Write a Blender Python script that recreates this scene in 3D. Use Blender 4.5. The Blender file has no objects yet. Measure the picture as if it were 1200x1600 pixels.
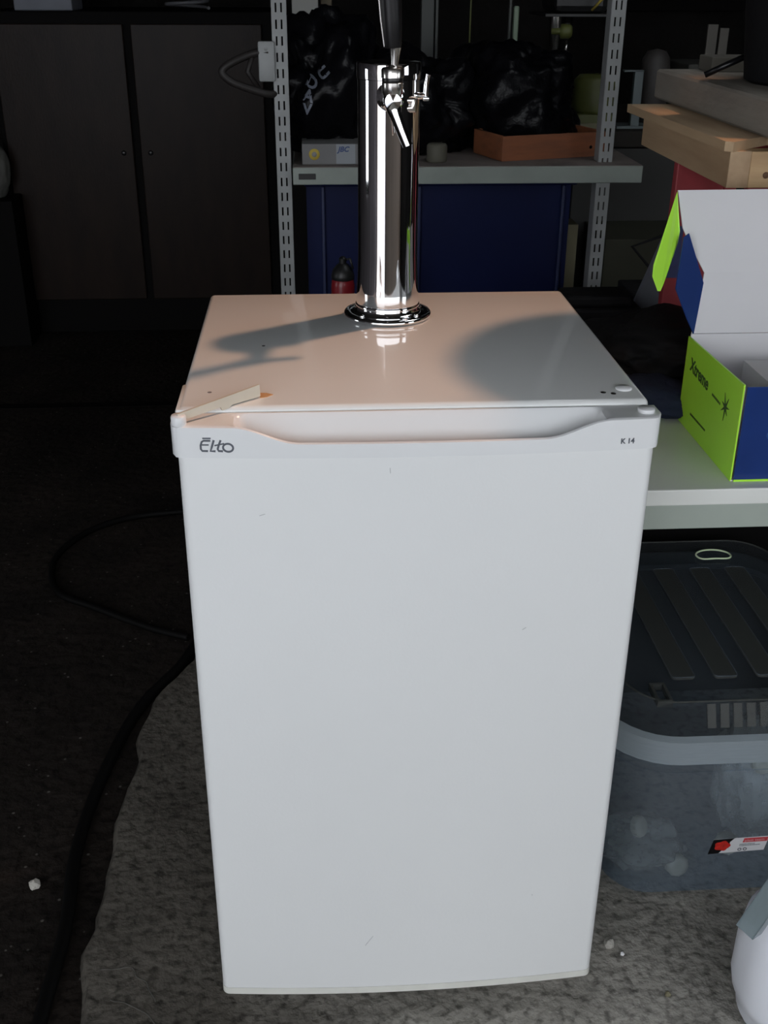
import bpy, bmesh, math, random
from mathutils import Vector, Matrix, noise, Euler
from mathutils.bvhtree import BVHTree
random.seed(7)
S = bpy.context.scene
COL = S.collection

# ------------------------------------------------------------ camera
f_px = 1707.0
cam_d = bpy.data.cameras.new('camera'); cam = bpy.data.objects.new('camera', cam_d); COL.objects.link(cam)
cam_d.sensor_fit = 'VERTICAL'; cam_d.sensor_height = 24.0; cam_d.lens = f_px * 24.0 / 1600.0
cam_d.clip_start = 0.05; cam_d.clip_end = 100
R_ = Vector((0.9979, -0.0647, 0.0048)); U_ = Vector((0.0243, 0.4418, 0.8968)); F_ = Vector((0.0602, 0.8948, -0.4424))
m = Matrix((R_, U_, -F_)).transposed().to_4x4()
m.translation = Vector((-0.1052, -1.0256, 1.2533))
cam.matrix_world = m
S.camera = cam
# ------------------------------------------------------------ daylight
w = bpy.data.worlds.new('world'); S.world = w; w.use_nodes = True
bg = w.node_tree.nodes['Background']
bg.inputs['Color'].default_value = (0.905, 0.95, 1.0, 1); bg.inputs['Strength'].default_value = 3.45   # overcast sky
sd = bpy.data.lights.new('sun', 'SUN'); sun = bpy.data.objects.new('sun', sd); COL.objects.link(sun)
sd.energy = 1.62; sd.color = (1.0, 0.55, 0.33); sd.angle = math.radians(3.2)
SUN = Vector((0.182, 0.113, 0.306)).normalized()       # towards the sun
sun.rotation_euler = (-SUN).to_track_quat('-Z', 'Y').to_euler()

def portal(loc, rot, sx, sy):
    d = bpy.data.lights.new('sky_portal', 'AREA'); d.shape = 'RECTANGLE'; d.size = sx; d.size_y = sy
    d.cycles.is_portal = True
    o = bpy.data.objects.new('sky_portal', d); o.location = loc; o.rotation_euler = rot; COL.objects.link(o)
# openings of the garage: front doorway, window on the left, skylight
DX0, DX1, DX2, DZ, ZLOW = -2.75, -0.75, 2.5, 1.98, 0.90
YF = -2.3; XL = -2.9; XR = 2.6; YB = 3.9; ZC = 2.6
WY0, WY1, WZ0, WZ1 = 0.05, 0.70, 0.50, 1.5
DZL = 2.42   # the tall left leaf of the gate stands open
portal(((DX0+DX1)/2, YF-0.05, DZL/2), (math.radians(90), 0, math.radians(180)), DX1-DX0, DZL)
portal(((DX1+DX2)/2, YF-0.05, (ZLOW+DZ)/2), (math.radians(90), 0, math.radians(180)), DX2-DX1, DZ-ZLOW)  # high opening over a low wall, added to light the refrigerator front evenly
portal((XL-0.05, (WY0+WY1)/2, (WZ0+WZ1)/2), (math.radians(90), 0, math.radians(-90)), WY1-WY0, WZ1-WZ0)
RY0, RY1, RZ0, RZ1 = -1.75, -0.65, 0.95, 1.9  # extra opening in the right wall, added as fill light
portal((XR+0.05, (RY0+RY1)/2, (RZ0+RZ1)/2), (math.radians(90), 0, math.radians(90)), RY1-RY0, RZ1-RZ0)
S.view_settings.view_transform = 'Standard'; S.view_settings.look = 'None'
S.view_settings.gamma = 1; S.view_settings.use_curve_mapping = False
S.view_settings.exposure = 0.0
S.render.engine = 'CYCLES'
S.cycles.max_bounces = 10; S.cycles.transparent_max_bounces = 16; S.cycles.use_denoising = True
S.cycles.caustics_reflective = False; S.cycles.caustics_refractive = False

# ------------------------------------------------------------ materials
def mat(name, col, rough=0.6, metal=0.0, var=0.0, scale=8.0, bump=0.0, bscale=60.0, spec=0.5, stretch=None, col2=None, coat=0.0, alpha=1.0, trans=0.0):
    M = bpy.data.materials.new(name); M.use_nodes = True
    nt = M.node_tree; p = nt.nodes['Principled BSDF']
    c = tuple(col) + (1,)
    p.inputs['Base Color'].default_value = c; p.inputs['Roughness'].default_value = rough
    p.inputs['Metallic'].default_value = metal; p.inputs['Specular IOR Level'].default_value = spec
    p.inputs['Coat Weight'].default_value = coat; p.inputs['Alpha'].default_value = alpha
    p.inputs['Transmission Weight'].default_value = trans
    tc = nt.nodes.new('ShaderNodeTexCoord'); mp = nt.nodes.new('ShaderNodeMapping')
    nt.links.new(tc.outputs['Object'], mp.inputs[0])
    if stretch: mp.inputs['Scale'].default_value = stretch
    n = nt.nodes.new('ShaderNodeTexNoise'); n.inputs['Scale'].default_value = scale; n.inputs['Detail'].default_value = 8
    nt.links.new(mp.outputs[0], n.inputs['Vector'])
    r = nt.nodes.new('ShaderNodeValToRGB')
    r.color_ramp.elements[0].position = 0.32; r.color_ramp.elements[1].position = 0.68
    k = var
    c2 = tuple(col2) + (1,) if col2 else tuple(min(1, v*(1+k)) for v in col) + (1,)
    r.color_ramp.elements[0].color = tuple(v*(1-k) for v in col) + (1,) if not col2 else c
    r.color_ramp.elements[1].color = c2
    nt.links.new(n.outputs['Fac'], r.inputs[0]); nt.links.new(r.outputs[0], p.inputs['Base Color'])
    if bump:
        n2 = nt.nodes.new('ShaderNodeTexNoise'); n2.inputs['Scale'].default_value = bscale; n2.inputs['Detail'].default_value = 6
        nt.links.new(mp.outputs[0], n2.inputs['Vector'])
        b = nt.nodes.new('ShaderNodeBump'); b.inputs['Strength'].default_value = bump; b.inputs['Distance'].default_value = 0.01
        nt.links.new(n2.outputs['Fac'], b.inputs['Height']); nt.links.new(b.outputs[0], p.inputs['Normal'])
    return M

def concrete(name, dark, light, crack=0.0):
    M = mat(name, dark, 0.85, var=0.3, scale=5, bump=0.8, bscale=45, col2=light, spec=0.12)
    nt = M.node_tree; p = nt.nodes['Principled BSDF']
    ramp = p.inputs['Base Color'].links[0].from_node
    tc = [n for n in nt.nodes if n.bl_idname == 'ShaderNodeTexCoord'][0]
    n = nt.nodes.new('ShaderNodeTexNoise'); n.inputs['Scale'].default_value = 70; n.inputs['Detail'].default_value = 4
    r = nt.nodes.new('ShaderNodeValToRGB'); r.color_ramp.elements[0].position = 0.33; r.color_ramp.elements[1].position = 0.5
    r.color_ramp.elements[0].color = (0.45, 0.45, 0.45, 1)
    nt.links.new(tc.outputs['Object'], n.inputs['Vector']); nt.links.new(n.outputs['Fac'], r.inputs[0])
    mx = nt.nodes.new('ShaderNodeMix'); mx.data_type = 'RGBA'; mx.blend_type = 'MULTIPLY'; mx.inputs['Factor'].default_value = 1
    nt.links.new(ramp.outputs[0], mx.inputs['A']); nt.links.new(r.outputs[0], mx.inputs['B'])
    out = mx.outputs['Result']
    v = nt.nodes.new('ShaderNodeTexVoronoi'); v.inputs['Scale'].default_value = 34
    rv = nt.nodes.new('ShaderNodeValToRGB'); rv.color_ramp.elements[0].position = 0.06; rv.color_ramp.elements[1].position = 0.10
    rv.color_ramp.elements[0].color = (1, 1, 1, 1); rv.color_ramp.elements[1].color = (0, 0, 0, 1)
    nt.links.new(tc.outputs['Object'], v.inputs['Vector']); nt.links.new(v.outputs['Distance'], rv.inputs[0])
    m2 = nt.nodes.new('ShaderNodeMix'); m2.data_type = 'RGBA'; m2.blend_type = 'ADD'
    m2.inputs['B'].default_value = (0.10, 0.095, 0.085, 1)
    nt.links.new(rv.outputs[0], m2.inputs['Factor']); nt.links.new(out, m2.inputs['A'])
    nt.links.new(m2.outputs['Result'], p.inputs['Base Color'])
    return M

def clear_plastic(name, tint, clear, rough=0.15, diff=(0.5, 0.55, 0.6)):
    M = bpy.data.materials.new(name); M.use_nodes = True; nt = M.node_tree
    p = nt.nodes['Principled BSDF']; p.inputs['Base Color'].default_value = tuple(diff)+(1,); p.inputs['Roughness'].default_value = rough
    t = nt.nodes.new('ShaderNodeBsdfTransparent'); t.inputs[0].default_value = tuple(tint)+(1,)
    mx = nt.nodes.new('ShaderNodeMixShader')
    n = nt.nodes.new('ShaderNodeTexNoise'); n.inputs['Scale'].default_value = 14
    mr = nt.nodes.new('ShaderNodeMapRange'); mr.inputs[3].default_value = max(0, 1-clear-0.05); mr.inputs[4].default_value = min(1, 1-clear+0.05)
    nt.links.new(n.outputs['Fac'], mr.inputs[0]); nt.links.new(mr.outputs[0], mx.inputs[0])
    nt.links.new(t.outputs[0], mx.inputs[1]); nt.links.new(p.outputs[0], mx.inputs[2])
    nt.links.new(mx.outputs[0], nt.nodes['Material Output'].inputs[0])
    return M

m_white = mat('white_enamel', (0.80, 0.81, 0.80), 0.35, var=0.015, scale=6, bump=0.012, bscale=120, coat=0.9, spec=0.3)
m_door = mat('white_door_skin', (0.80, 0.81, 0.812), 0.38, var=0.015, scale=3, bump=0.03, bscale=260)
m_abs = mat('white_plastic', (0.78, 0.79, 0.80), 0.25, var=0.01)
m_cream = mat('yellowed_plastic', (0.62, 0.58, 0.49), 0.35, var=0.05, scale=20)
m_warm_patch = mat('warm_light_paint', (0.62, 0.36, 0.18), 0.5, var=0.1)
m_gasket = mat('grey_gasket', (0.18, 0.18, 0.19), 0.6)
m_chrome = mat('chrome', (0.86, 0.86, 0.87), 0.035, 1.0, var=0.0)
m_nickel = mat('satin_nickel', (0.75, 0.73, 0.70), 0.22, 1.0, var=0.03)
m_black = mat('black_plastic', (0.006, 0.006, 0.007), 0.32, var=0.1)
m_blackm = mat('black_matte', (0.007, 0.007, 0.008), 0.75, spec=0.2, var=0.2, bump=0.2)
m_ink = mat('grey_ink', (0.10, 0.11, 0.13), 0.5)
m_bag = mat('black_bag_film', (0.003, 0.003, 0.004), 0.30, spec=0.15, var=0.2, bump=0.6, bscale=24)
m_galv = mat('galvanised_grey', (0.27, 0.28, 0.28), 0.5, 0.1, var=0.12, scale=14)
m_shelf = mat('green_grey_shelf_paint', (0.24, 0.27, 0.245), 0.55, var=0.12, scale=10)
m_shelf_top = mat('dusty_shelf_top', (0.14, 0.12, 0.11), 0.8, var=0.3, scale=9, bump=0.3)
m_navy = mat('navy_plastic', (0.005, 0.009, 0.048), 0.5, spec=0.15, var=0.15, scale=6)
m_wood = mat('plywood', (0.50, 0.36, 0.22), 0.65, scale=3, stretch=(9, 1, 9), col2=(0.36, 0.24, 0.14), bump=0.15, bscale=20)
m_woodx = mat('pine_board', (0.52, 0.36, 0.19), 0.65, scale=4, stretch=(1, 8, 10), col2=(0.40, 0.25, 0.13), bump=0.15, bscale=20)
m_slab = mat('weathered_timber', (0.22, 0.19, 0.16), 0.85, scale=5, stretch=(8, 1, 4), col2=(0.30, 0.27, 0.23), bump=0.3, bscale=30)
m_red = mat('red_paint', (0.34, 0.045, 0.055), 0.55, var=0.25, scale=12, stretch=(1, 1, .3))
m_tray = mat('orange_brown_wood', (0.25, 0.085, 0.035), 0.6, scale=7, stretch=(1, 3, 8), col2=(0.17, 0.06, 0.028), bump=0.15)
m_cab = mat('dark_brown_veneer', (0.020, 0.013, 0.010), 0.34, spec=0.10, scale=6, stretch=(3, 1, 1), col2=(0.014, 0.0095, 0.008), bump=0.05)
m_cabf = mat('near_black_frame', (0.0045, 0.004, 0.004), 0.7, spec=0.08)
m_wtable = mat('white_laminate', (0.72, 0.73, 0.70), 0.35, var=0.03)
m_rail = mat('grey_green_rail', (0.34, 0.38, 0.34), 0.5, var=0.08)
m_green = mat('lime_print', (0.46, 0.90, 0.06), 0.32, var=0.06, scale=6)
m_dgreen = mat('dark_green_ink', (0.03, 0.09, 0.02), 0.5)
m_blue = mat('glossy_blue_print', (0.009, 0.036, 0.18), 0.25, var=0.2, scale=5)
m_cyan = mat('cyan_print', (0.05, 0.20, 0.42), 0.3)
m_card = mat('white_card', (0.66, 0.65, 0.67), 0.8, var=0.03)
m_rubber = mat('black_rubber', (0.003, 0.0028, 0.0028), 0.6, spec=0.12, var=0.2)
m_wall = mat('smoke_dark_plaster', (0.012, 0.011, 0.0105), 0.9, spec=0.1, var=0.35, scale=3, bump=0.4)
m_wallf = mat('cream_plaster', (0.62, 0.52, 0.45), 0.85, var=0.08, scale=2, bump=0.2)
m_roof = mat('roof_board', (0.05, 0.045, 0.04), 0.9, var=0.2)
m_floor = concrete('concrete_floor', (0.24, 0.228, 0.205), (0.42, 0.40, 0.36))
def darken_left(M):
    # darkens the slab, strongest left of the refrigerator, with a ragged outline
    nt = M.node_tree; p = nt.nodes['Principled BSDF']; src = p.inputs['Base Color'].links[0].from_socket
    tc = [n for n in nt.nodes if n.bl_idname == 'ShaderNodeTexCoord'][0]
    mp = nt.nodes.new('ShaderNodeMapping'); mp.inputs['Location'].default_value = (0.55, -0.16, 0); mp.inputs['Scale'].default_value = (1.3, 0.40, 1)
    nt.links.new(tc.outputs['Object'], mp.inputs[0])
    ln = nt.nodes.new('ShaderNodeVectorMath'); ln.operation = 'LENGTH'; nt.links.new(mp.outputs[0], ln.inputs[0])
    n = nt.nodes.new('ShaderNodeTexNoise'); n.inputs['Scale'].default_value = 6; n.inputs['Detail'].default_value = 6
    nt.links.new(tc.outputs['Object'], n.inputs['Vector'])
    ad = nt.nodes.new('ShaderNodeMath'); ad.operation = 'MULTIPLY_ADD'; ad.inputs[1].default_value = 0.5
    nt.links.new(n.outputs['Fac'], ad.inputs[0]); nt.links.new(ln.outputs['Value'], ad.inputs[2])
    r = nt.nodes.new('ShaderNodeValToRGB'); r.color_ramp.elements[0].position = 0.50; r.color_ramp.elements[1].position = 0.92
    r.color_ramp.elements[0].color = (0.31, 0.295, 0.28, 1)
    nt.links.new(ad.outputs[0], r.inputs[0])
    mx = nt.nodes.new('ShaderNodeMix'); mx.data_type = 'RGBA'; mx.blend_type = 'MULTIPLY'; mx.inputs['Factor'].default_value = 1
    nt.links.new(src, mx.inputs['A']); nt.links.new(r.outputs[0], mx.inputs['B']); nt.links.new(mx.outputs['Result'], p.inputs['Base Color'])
darken_left(m_floor)
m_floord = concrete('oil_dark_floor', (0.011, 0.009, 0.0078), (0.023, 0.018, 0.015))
m_yard = mat('yard_gravel', (0.42, 0.43, 0.47), 0.9, var=0.1)
m_tub = clear_plastic('frosted_clear_plastic', (0.72, 0.80, 0.88), 0.80, 0.22, (0.42, 0.47, 0.52))
m_lid = clear_plastic('smoky_clear_lid', (0.55, 0.58, 0.60), 0.82, 0.12, (0.12, 0.13, 0.14))
m_rib = clear_plastic('frosted_rib', (0.65, 0.68, 0.68), 0.45, 0.5, (0.085, 0.09, 0.085))
m_film = clear_plastic('clear_film', (0.85, 0.87, 0.9), 0.6, 0.12, (0.5, 0.5, 0.46))
m_jug = mat('milky_plastic', (0.90, 0.92, 0.99), 0.35, var=0.01)
m_redcap = mat('red_cap_plastic', (0.65, 0.01, 0.03), 0.3)
m_aclear = clear_plastic('grey_clear_tube', (0.8, 0.85, 0.88), 0.35, 0.2, (0.28, 0.34, 0.36))
m_parts = mat('pale_plastic_bits', (0.42, 0.40, 0.33), 0.45, var=0.3, scale=14)
m_lab = mat('label_white', (0.82, 0.82, 0.84), 0.5)
m_labr = mat('label_red', (0.62, 0.05, 0.06), 0.5)
m_rose = mat('rose_red', (0.66, 0.03, 0.02), 0.5, var=0.3, scale=90)
m_yel = mat('yellow_print', (0.50, 0.38, 0.07), 0.5)
m_olive = mat('olive_machine_paint', (0.085, 0.095, 0.025), 0.5, var=0.2)
m_dkmetal = mat('dark_machine_metal', (0.03, 0.03, 0.03), 0.4, 0.6, var=0.2)
m_paleg = mat('pale_green_enamel', (0.42, 0.55, 0.40), 0.4)
m_board = mat('blue_grey_board', (0.16, 0.17, 0.20), 0.7, var=0.1)
m_pale = mat('pale_wood_offcut', (0.20, 0.18, 0.11), 0.7, var=0.1)
m_navycloth = mat('navy_cloth', (0.010, 0.016, 0.045), 0.85, var=0.2, bump=0.4)
m_stone = mat('pale_stone', (0.42, 0.40, 0.36), 0.85, var=0.2, bump=0.4)
m_tin = mat('black_enamel_tin', (0.012, 0.012, 0.013), 0.35, var=0.1)

# ------------------------------------------------------------ mesh helpers
class B:
    def __init__(s): s.bm = bmesh.new(); s.mi = 0
    def _add(s, n0): pass
    def box(s, x0, x1, y0, y1, z0, z1, bev=0.0, M=None, seg=2):
        r = bmesh.ops.create_cube(s.bm, size=1)
        vs = r['verts']
        for v in vs:
            v.co = Vector(((x0+x1)/2+v.co.x*(x1-x0), (y0+y1)/2+v.co.y*(y1-y0), (z0+z1)/2+v.co.z*(z1-z0)))
        if M: bmesh.ops.transform(s.bm, matrix=M, verts=vs)
        fs = set(f for v in vs for f in v.link_faces)
        for f in fs: f.material_index = s.mi
        if bev:
            es = list(set(e for v in vs for e in v.link_edges))
            r = bmesh.ops.bevel(s.bm, geom=es, offset=bev, segments=seg, affect='EDGES', profile=0.5)
        return s
    def lathe(s, prof, n=40, M=None, cap=True):
        rings = []
        M = M or Matrix()
        for r, z in prof:
            rings.append([s.bm.verts.new(M @ Vector((r*math.cos(2*math.pi*k/n), r*math.sin(2*math.pi*k/n), z))) for k in range(n)])
        for a, b in zip(rings, rings[1:]):
            for k in range(n):
                f = s.bm.faces.new((a[k], a[(k+1) % n], b[(k+1) % n], b[k])); f.smooth = True; f.material_index = s.mi
        if cap:
            if prof[0][0] > 1e-5: f = s.bm.faces.new(list(reversed(rings[0]))); f.material_index = s.mi
            if prof[-1][0] > 1e-5: f = s.bm.faces.new(rings[-1]); f.material_index = s.mi
        return s
    def tube(s, pts, r, n=10, closed=False):
        pts = [Vector(p) for p in pts]; rings = []
        N = len(pts); rr = r if isinstance(r, (list, tuple)) else [r]*N
        up = Vector((0, 0, 1)); prev = None
        for i, p in enumerate(pts):
            if closed: d = pts[(i+1) % N]-pts[i-1]
            else: d = pts[min(i+1, N-1)]-pts[max(i-1, 0)]
            d.normalize()
            if prev is None:
                a = d.cross(up if abs(d.z) < .9 else Vector((1, 0, 0))).normalized()
            else:
                a = (prev - d*prev.dot(d)).normalized()
            prev = a; b = d.cross(a)
            rings.append([s.bm.verts.new(p+(a*math.cos(2*math.pi*k/n)+b*math.sin(2*math.pi*k/n))*rr[i]) for k in range(n)])
        prs = list(zip(rings, rings[1:])) + ([(rings[-1], rings[0])] if closed else [])
        for a, b in prs:
            for k in range(n):
                f = s.bm.faces.new((a[k], a[(k+1) % n], b[(k+1) % n], b[k])); f.smooth = True; f.material_index = s.mi
        if not closed:
            s.bm.faces.new(list(reversed(rings[0]))).material_index = s.mi; s.bm.faces.new(rings[-1]).material_index = s.mi
        return s
    def prism(s, poly, z0, z1, M=None, smooth=False):
        M = M or Matrix()
        a = [s.bm.verts.new(M @ Vector((x, y, z0))) for x, y in poly]
        b = [s.bm.verts.new(M @ Vector((x, y, z1))) for x, y in poly]
        n = len(poly)
        s.bm.faces.new(list(reversed(a))).material_index = s.mi; s.bm.faces.new(b).material_index = s.mi
        for k in range(n):
            f = s.bm.faces.new((a[k], a[(k+1) % n], b[(k+1) % n], b[k])); f.material_index = s.mi; f.smooth = smooth
        return s
    def plate(s, pts, th=0.0006):
        """thin card through coplanar-ish 3D points"""
        pts = [Vector(p) for p in pts]; n = (pts[1]-pts[0]).cross(pts[2]-pts[0]).normalized()*th/2
        a = [s.bm.verts.new(p-n) for p in pts]; b = [s.bm.verts.new(p+n) for p in pts]; k = len(pts)
        s.bm.faces.new(list(reversed(a))).material_index = s.mi; s.bm.faces.new(b).material_index = s.mi
        for i in range(k): s.bm.faces.new((a[i], a[(i+1) % k], b[(i+1) % k], b[i])).material_index = s.mi
        return s
    def ball(s, c, r, sub=3, M=None):
        q = bmesh.ops.create_icosphere(s.bm, subdivisions=sub, radius=1)
        sc = r if isinstance(r, (tuple, list)) else (r, r, r)
        for v in q['verts']:
            v.co = Vector((v.co.x*sc[0], v.co.y*sc[1], v.co.z*sc[2]))
            if M: v.co = M @ v.co
            v.co += Vector(c)
            for f in v.link_faces: f.smooth = True; f.material_index = s.mi
        return s

def obj(name, b, mats, parent=None, smooth_angle=None, loc=None, kind=None):
    bm = b.bm if isinstance(b, B) else b
    bmesh.ops.recalc_face_normals(bm, faces=bm.faces)
    me = bpy.data.meshes.new(name); bm.to_mesh(me); bm.free()
    for mm in (mats if isinstance(mats, (list, tuple)) else [mats]): me.materials.append(mm)
    o = bpy.data.objects.new(name, me); COL.objects.link(o)
    if smooth_angle:
        for p in me.polygons: p.use_smooth = True
        me.set_sharp_from_angle(angle=math.radians(smooth_angle))
    if parent:
        o.parent = parent
        M = Matrix.Identity(4); q = parent
        while q: M = Matrix.LocRotScale(q.location, q.rotation_euler, q.scale) @ M; q = q.parent
        o.matrix_parent_inverse = Matrix.Identity(4)
        me.transform(M.inverted())       # meshes are written in world metres
    if loc: o.location = loc
    if kind: o['kind'] = kind
    return o

def tag(o, label, cat, group=None):
    o['label'] = label; o['category'] = cat
    if group: o['group'] = group
    return o
def thing(name, label, cat, loc=(0, 0, 0), group=None):
    o = bpy.data.objects.new(name, None); o.empty_display_size = 0.05; COL.objects.link(o); o.location = loc
    return tag(o, label, cat, group)
def origin_base(o):
    """put a single-mesh thing's origin at the middle of its base"""
    vs = [v.co for v in o.data.vertices]
    c = Vector(((min(v.x for v in vs)+max(v.x for v in vs))/2, (min(v.y for v in vs)+max(v.y for v in vs))/2, min(v.z for v in vs)))
    o.data.transform(Matrix.Translation(-c)); o.location = c
    return o
def struct(name, b, mats, **k): return obj(name, b, mats, kind='structure', **k)

def stroke(b, pts, wd, M, h=0.0004):
    """flat pen stroke along 2D points, in the plane of M"""
    pts = [Vector(p) for p in pts]
    L, Rr = [], []
    for i, p in enumerate(pts):
        d = (pts[min(i+1, len(pts)-1)]-pts[max(i-1, 0)]).normalized(); n = Vector((-d.y, d.x))*wd/2
        L.append(p+n); Rr.append(p-n)
    for i in range(len(pts)-1):
        b.prism([L[i], L[i+1], Rr[i+1], Rr[i]], 0, h, M)
def text_mesh(body, size, M, shear=0.0, ext=0.0003, bold=0.0, sx=1.0):
    cu = bpy.data.curves.new('t', 'FONT'); cu.body = body; cu.size = size; cu.shear = shear; cu.extrude = ext; cu.offset = bold
    cu.resolution_u = 3
    o = bpy.data.objects.new('t', cu); COL.objects.link(o)
    dg = bpy.context.evaluated_depsgraph_get()
    me = bpy.data.meshes.new_from_object(o.evaluated_get(dg)); bpy.data.objects.remove(o)
    bm = bmesh.new(); bm.from_mesh(me); bpy.data.meshes.remove(me)
    bmesh.ops.scale(bm, vec=(sx, 1, 1), verts=bm.verts)
    bmesh.ops.transform(bm, matrix=M, verts=bm.verts)
    return bm
def dashes(M, rows, h):
    # print too small to read in the photograph: rows of tiny dashes
    b = B(); rnd = random.Random(5)
    for k, L in enumerate(rows):
        x = 0
        while x < L:
            w_ = rnd.uniform(0.3, 0.9)*h; b.box(x, x+w_, -k*h*1.7, -k*h*1.7+h*0.8, 0, 0.0002, 0, M); x += w_+h*0.3
    return b
def frame(o, ex, ey):
    ex = Vector(ex).normalized(); ey = Vector(ey); ey = (ey-ex*ey.dot(ex)).normalized(); ez = ex.cross(ey)
    m_ = Matrix((ex, ey, ez)).transposed().to_4x4(); m_.translation = Vector(o); return m_
def sstep(a, b, x):
    t = max(0, min(1, (x-a)/(b-a))); return t*t*(3-2*t)
def catmull(P, n=8):
    P = [Vector(p) for p in P]; out = []
    for i in range(len(P)-1):
        p0 = P[max(i-1, 0)]; p1 = P[i]; p2 = P[i+1]; p3 = P[min(i+2, len(P)-1)]
        for k in range(n):
            t = k/n; out.append(0.5*((2*p1)+(-p0+p2)*t+(2*p0-5*p1+4*p2-p3)*t*t+(-p0+3*p1-3*p2+p3)*t**3))
    out.append(P[-1]); return out
def crumple(c, r, seed, amp=0.12, fr=3.0, sub=5, sharp=True, floor_z=None):
    """a crumpled sack: ellipsoid pushed about by ridged noise, flattened where it stands"""
    b = B(); q = bmesh.ops.create_icosphere(b.bm, subdivisions=sub, radius=1)
    for v in q['verts']:
        d = v.co.normalized(); s_ = Vector((seed*3.1, seed*1.7, seed))
        k = 1+amp*1.3*noise.noise(d*1.6+s_)
        k += amp*(0.5-abs(noise.noise(d*fr+s_)))*0.8 + amp*0.5*(0.3-abs(noise.noise(d*fr*2.3+s_*2)))
        v.co = Vector((d.x*r[0]*k+c[0], d.y*r[1]*k+c[1], d.z*r[2]*k+c[2]))
        if floor_z is not None and v.co.z < floor_z: v.co.z = floor_z
    for f in b.bm.faces: f.smooth = True
    return b

# ============================================================ SETTING
random.seed(3)
# raised concrete slab with a broken left edge; darker lower floor to its left
edge = [(-0.40, YB), (-0.372, 2.2), (-0.36, 1.4), (-0.368, 0.855), (-0.43, 0.727), (-0.448, 0.61), (-0.434, 0.555), (-0.448, 0.438), (-0.448, 0.318),
        (-0.447, 0.236), (-0.446, 0.173), (-0.456, 0.127), (-0.445, 0.06), (-0.437, -0.002), (-0.44, -0.3), (-0.42, -0.8), (-0.45, -1.5), (-0.44, YF)]
fine = []
for (x0, y0), (x1, y1) in zip(edge, edge[1:]):
    n = max(1, int(abs(y1-y0)/0.02))
    for k in range(n):
        t = k/n; y = y0+(y1-y0)*t
        fine.append((x0+(x1-x0)*t+0.008*noise.noise(Vector((y*14, 3, 0)))+0.004*noise.noise(Vector((y*50, 1, 0))), y))
fine.append(edge[-1])
b = B(); bm = b.bm
top_e = [bm.verts.new((x+0.006, y, 0)) for x, y in fine]; bot_e = [bm.verts.new((x-0.004, y, -0.018)) for x, y in fine]
mid = [bm.verts.new((XR, y, 0)) for x, y in fine]
for k in range(len(fine)-1):
    bm.faces.new((top_e[k], top_e[k+1], mid[k+1], mid[k])); bm.faces.new((bot_e[k], bot_e[k+1], top_e[k+1], top_e[k]))
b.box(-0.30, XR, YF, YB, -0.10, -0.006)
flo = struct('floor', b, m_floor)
for pl in ([(-0.425, 0.085), (-0.382, 0.085), (-0.372, 0.07), (-0.36, 0.06), (-0.352, 0.045), (-0.340, 0.028)], [(-0.404, 0.035), (-0.385, 0.028), (-0.367, 0.02), (-0.345, 0.0), (-0.33, -0.02)]):
    b = B(); pl = [(q.x+0.003*noise.noise(q*60), q.y+0.004*noise.noise(q*45)) for q in catmull([(x, y, 0) for x, y in pl], 5)]
    stroke(b, pl, 0.0011, Matrix.Identity(4), 0.0009)
    obj('crack', b, mat('crack_lip', (0.10, 0.095, 0.085), 0.9, var=0.3, scale=60), flo)
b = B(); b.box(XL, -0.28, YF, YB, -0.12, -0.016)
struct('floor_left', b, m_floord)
# a dark joint across the lower floor
b = B(); b.box(XL, -0.40, 2.36, 2.40, -0.02, -0.0145)
struct('trim_1', b, m_cabf)
b = B(); b.box(-30, 30, -30, YF-0.2, -0.20, -0.05)
struct('ground_yard', b, m_yard)
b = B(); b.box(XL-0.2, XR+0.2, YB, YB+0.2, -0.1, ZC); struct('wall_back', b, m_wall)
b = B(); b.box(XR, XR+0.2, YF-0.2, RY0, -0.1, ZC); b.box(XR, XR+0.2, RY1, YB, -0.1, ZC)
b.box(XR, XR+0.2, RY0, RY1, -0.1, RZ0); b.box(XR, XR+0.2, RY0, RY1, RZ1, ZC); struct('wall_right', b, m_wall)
b = B(); t = 0.04
b.box(XR+0.06, XR+0.12, RY0, RY0+t, RZ0, RZ1); b.box(XR+0.06, XR+0.12, RY1-t, RY1, RZ0, RZ1)
b.box(XR+0.06, XR+0.12, RY0+t, RY1-t, RZ0, RZ0+t); b.box(XR+0.06, XR+0.12, RY0+t, RY1-t, RZ1-t, RZ1)
struct('added_fill_window', b, m_cabf)  # frame of the window added to brighten the jug, tub and right floor
b = B()
b.box(XL-0.2, XL, YF-0.2, WY0, -0.1, ZC); b.box(XL-0.2, XL, WY1, YB, -0.1, ZC)
b.box(XL-0.2, XL, WY0, WY1, -0.1, WZ0); b.box(XL-0.2, XL, WY0, WY1, WZ1, ZC)
struct('wall_left', b, mat('grimy_plaster', (0.10, 0.09, 0.095), 0.9, spec=0.1, var=0.3, scale=3))
b = B(); t = 0.04
b.box(XL-0.12, XL-0.06, WY0, WY0+t, WZ0, WZ1); b.box(XL-0.12, XL-0.06, WY1-t, WY1, WZ0, WZ1)
b.box(XL-0.12, XL-0.06, WY0+t, WY1-t, WZ0, WZ0+t); b.box(XL-0.12, XL-0.06, WY0+t, WY1-t, WZ1-t, WZ1)
struct('window_1', b, m_cabf)
b = B()
b.box(XL, DX0, YF-0.2, YF, -0.1, ZC); b.box(DX2, XR, YF-0.2, YF, -0.1, ZC); b.box(DX1, DX2, YF-0.2, YF, DZ, ZC); b.box(DX0, DX1, YF-0.2, YF, DZL, ZC); b.box(DX1, DX2, YF-0.2, YF, -0.1, ZLOW)
struct('wall_front', b, m_wallf)
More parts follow.
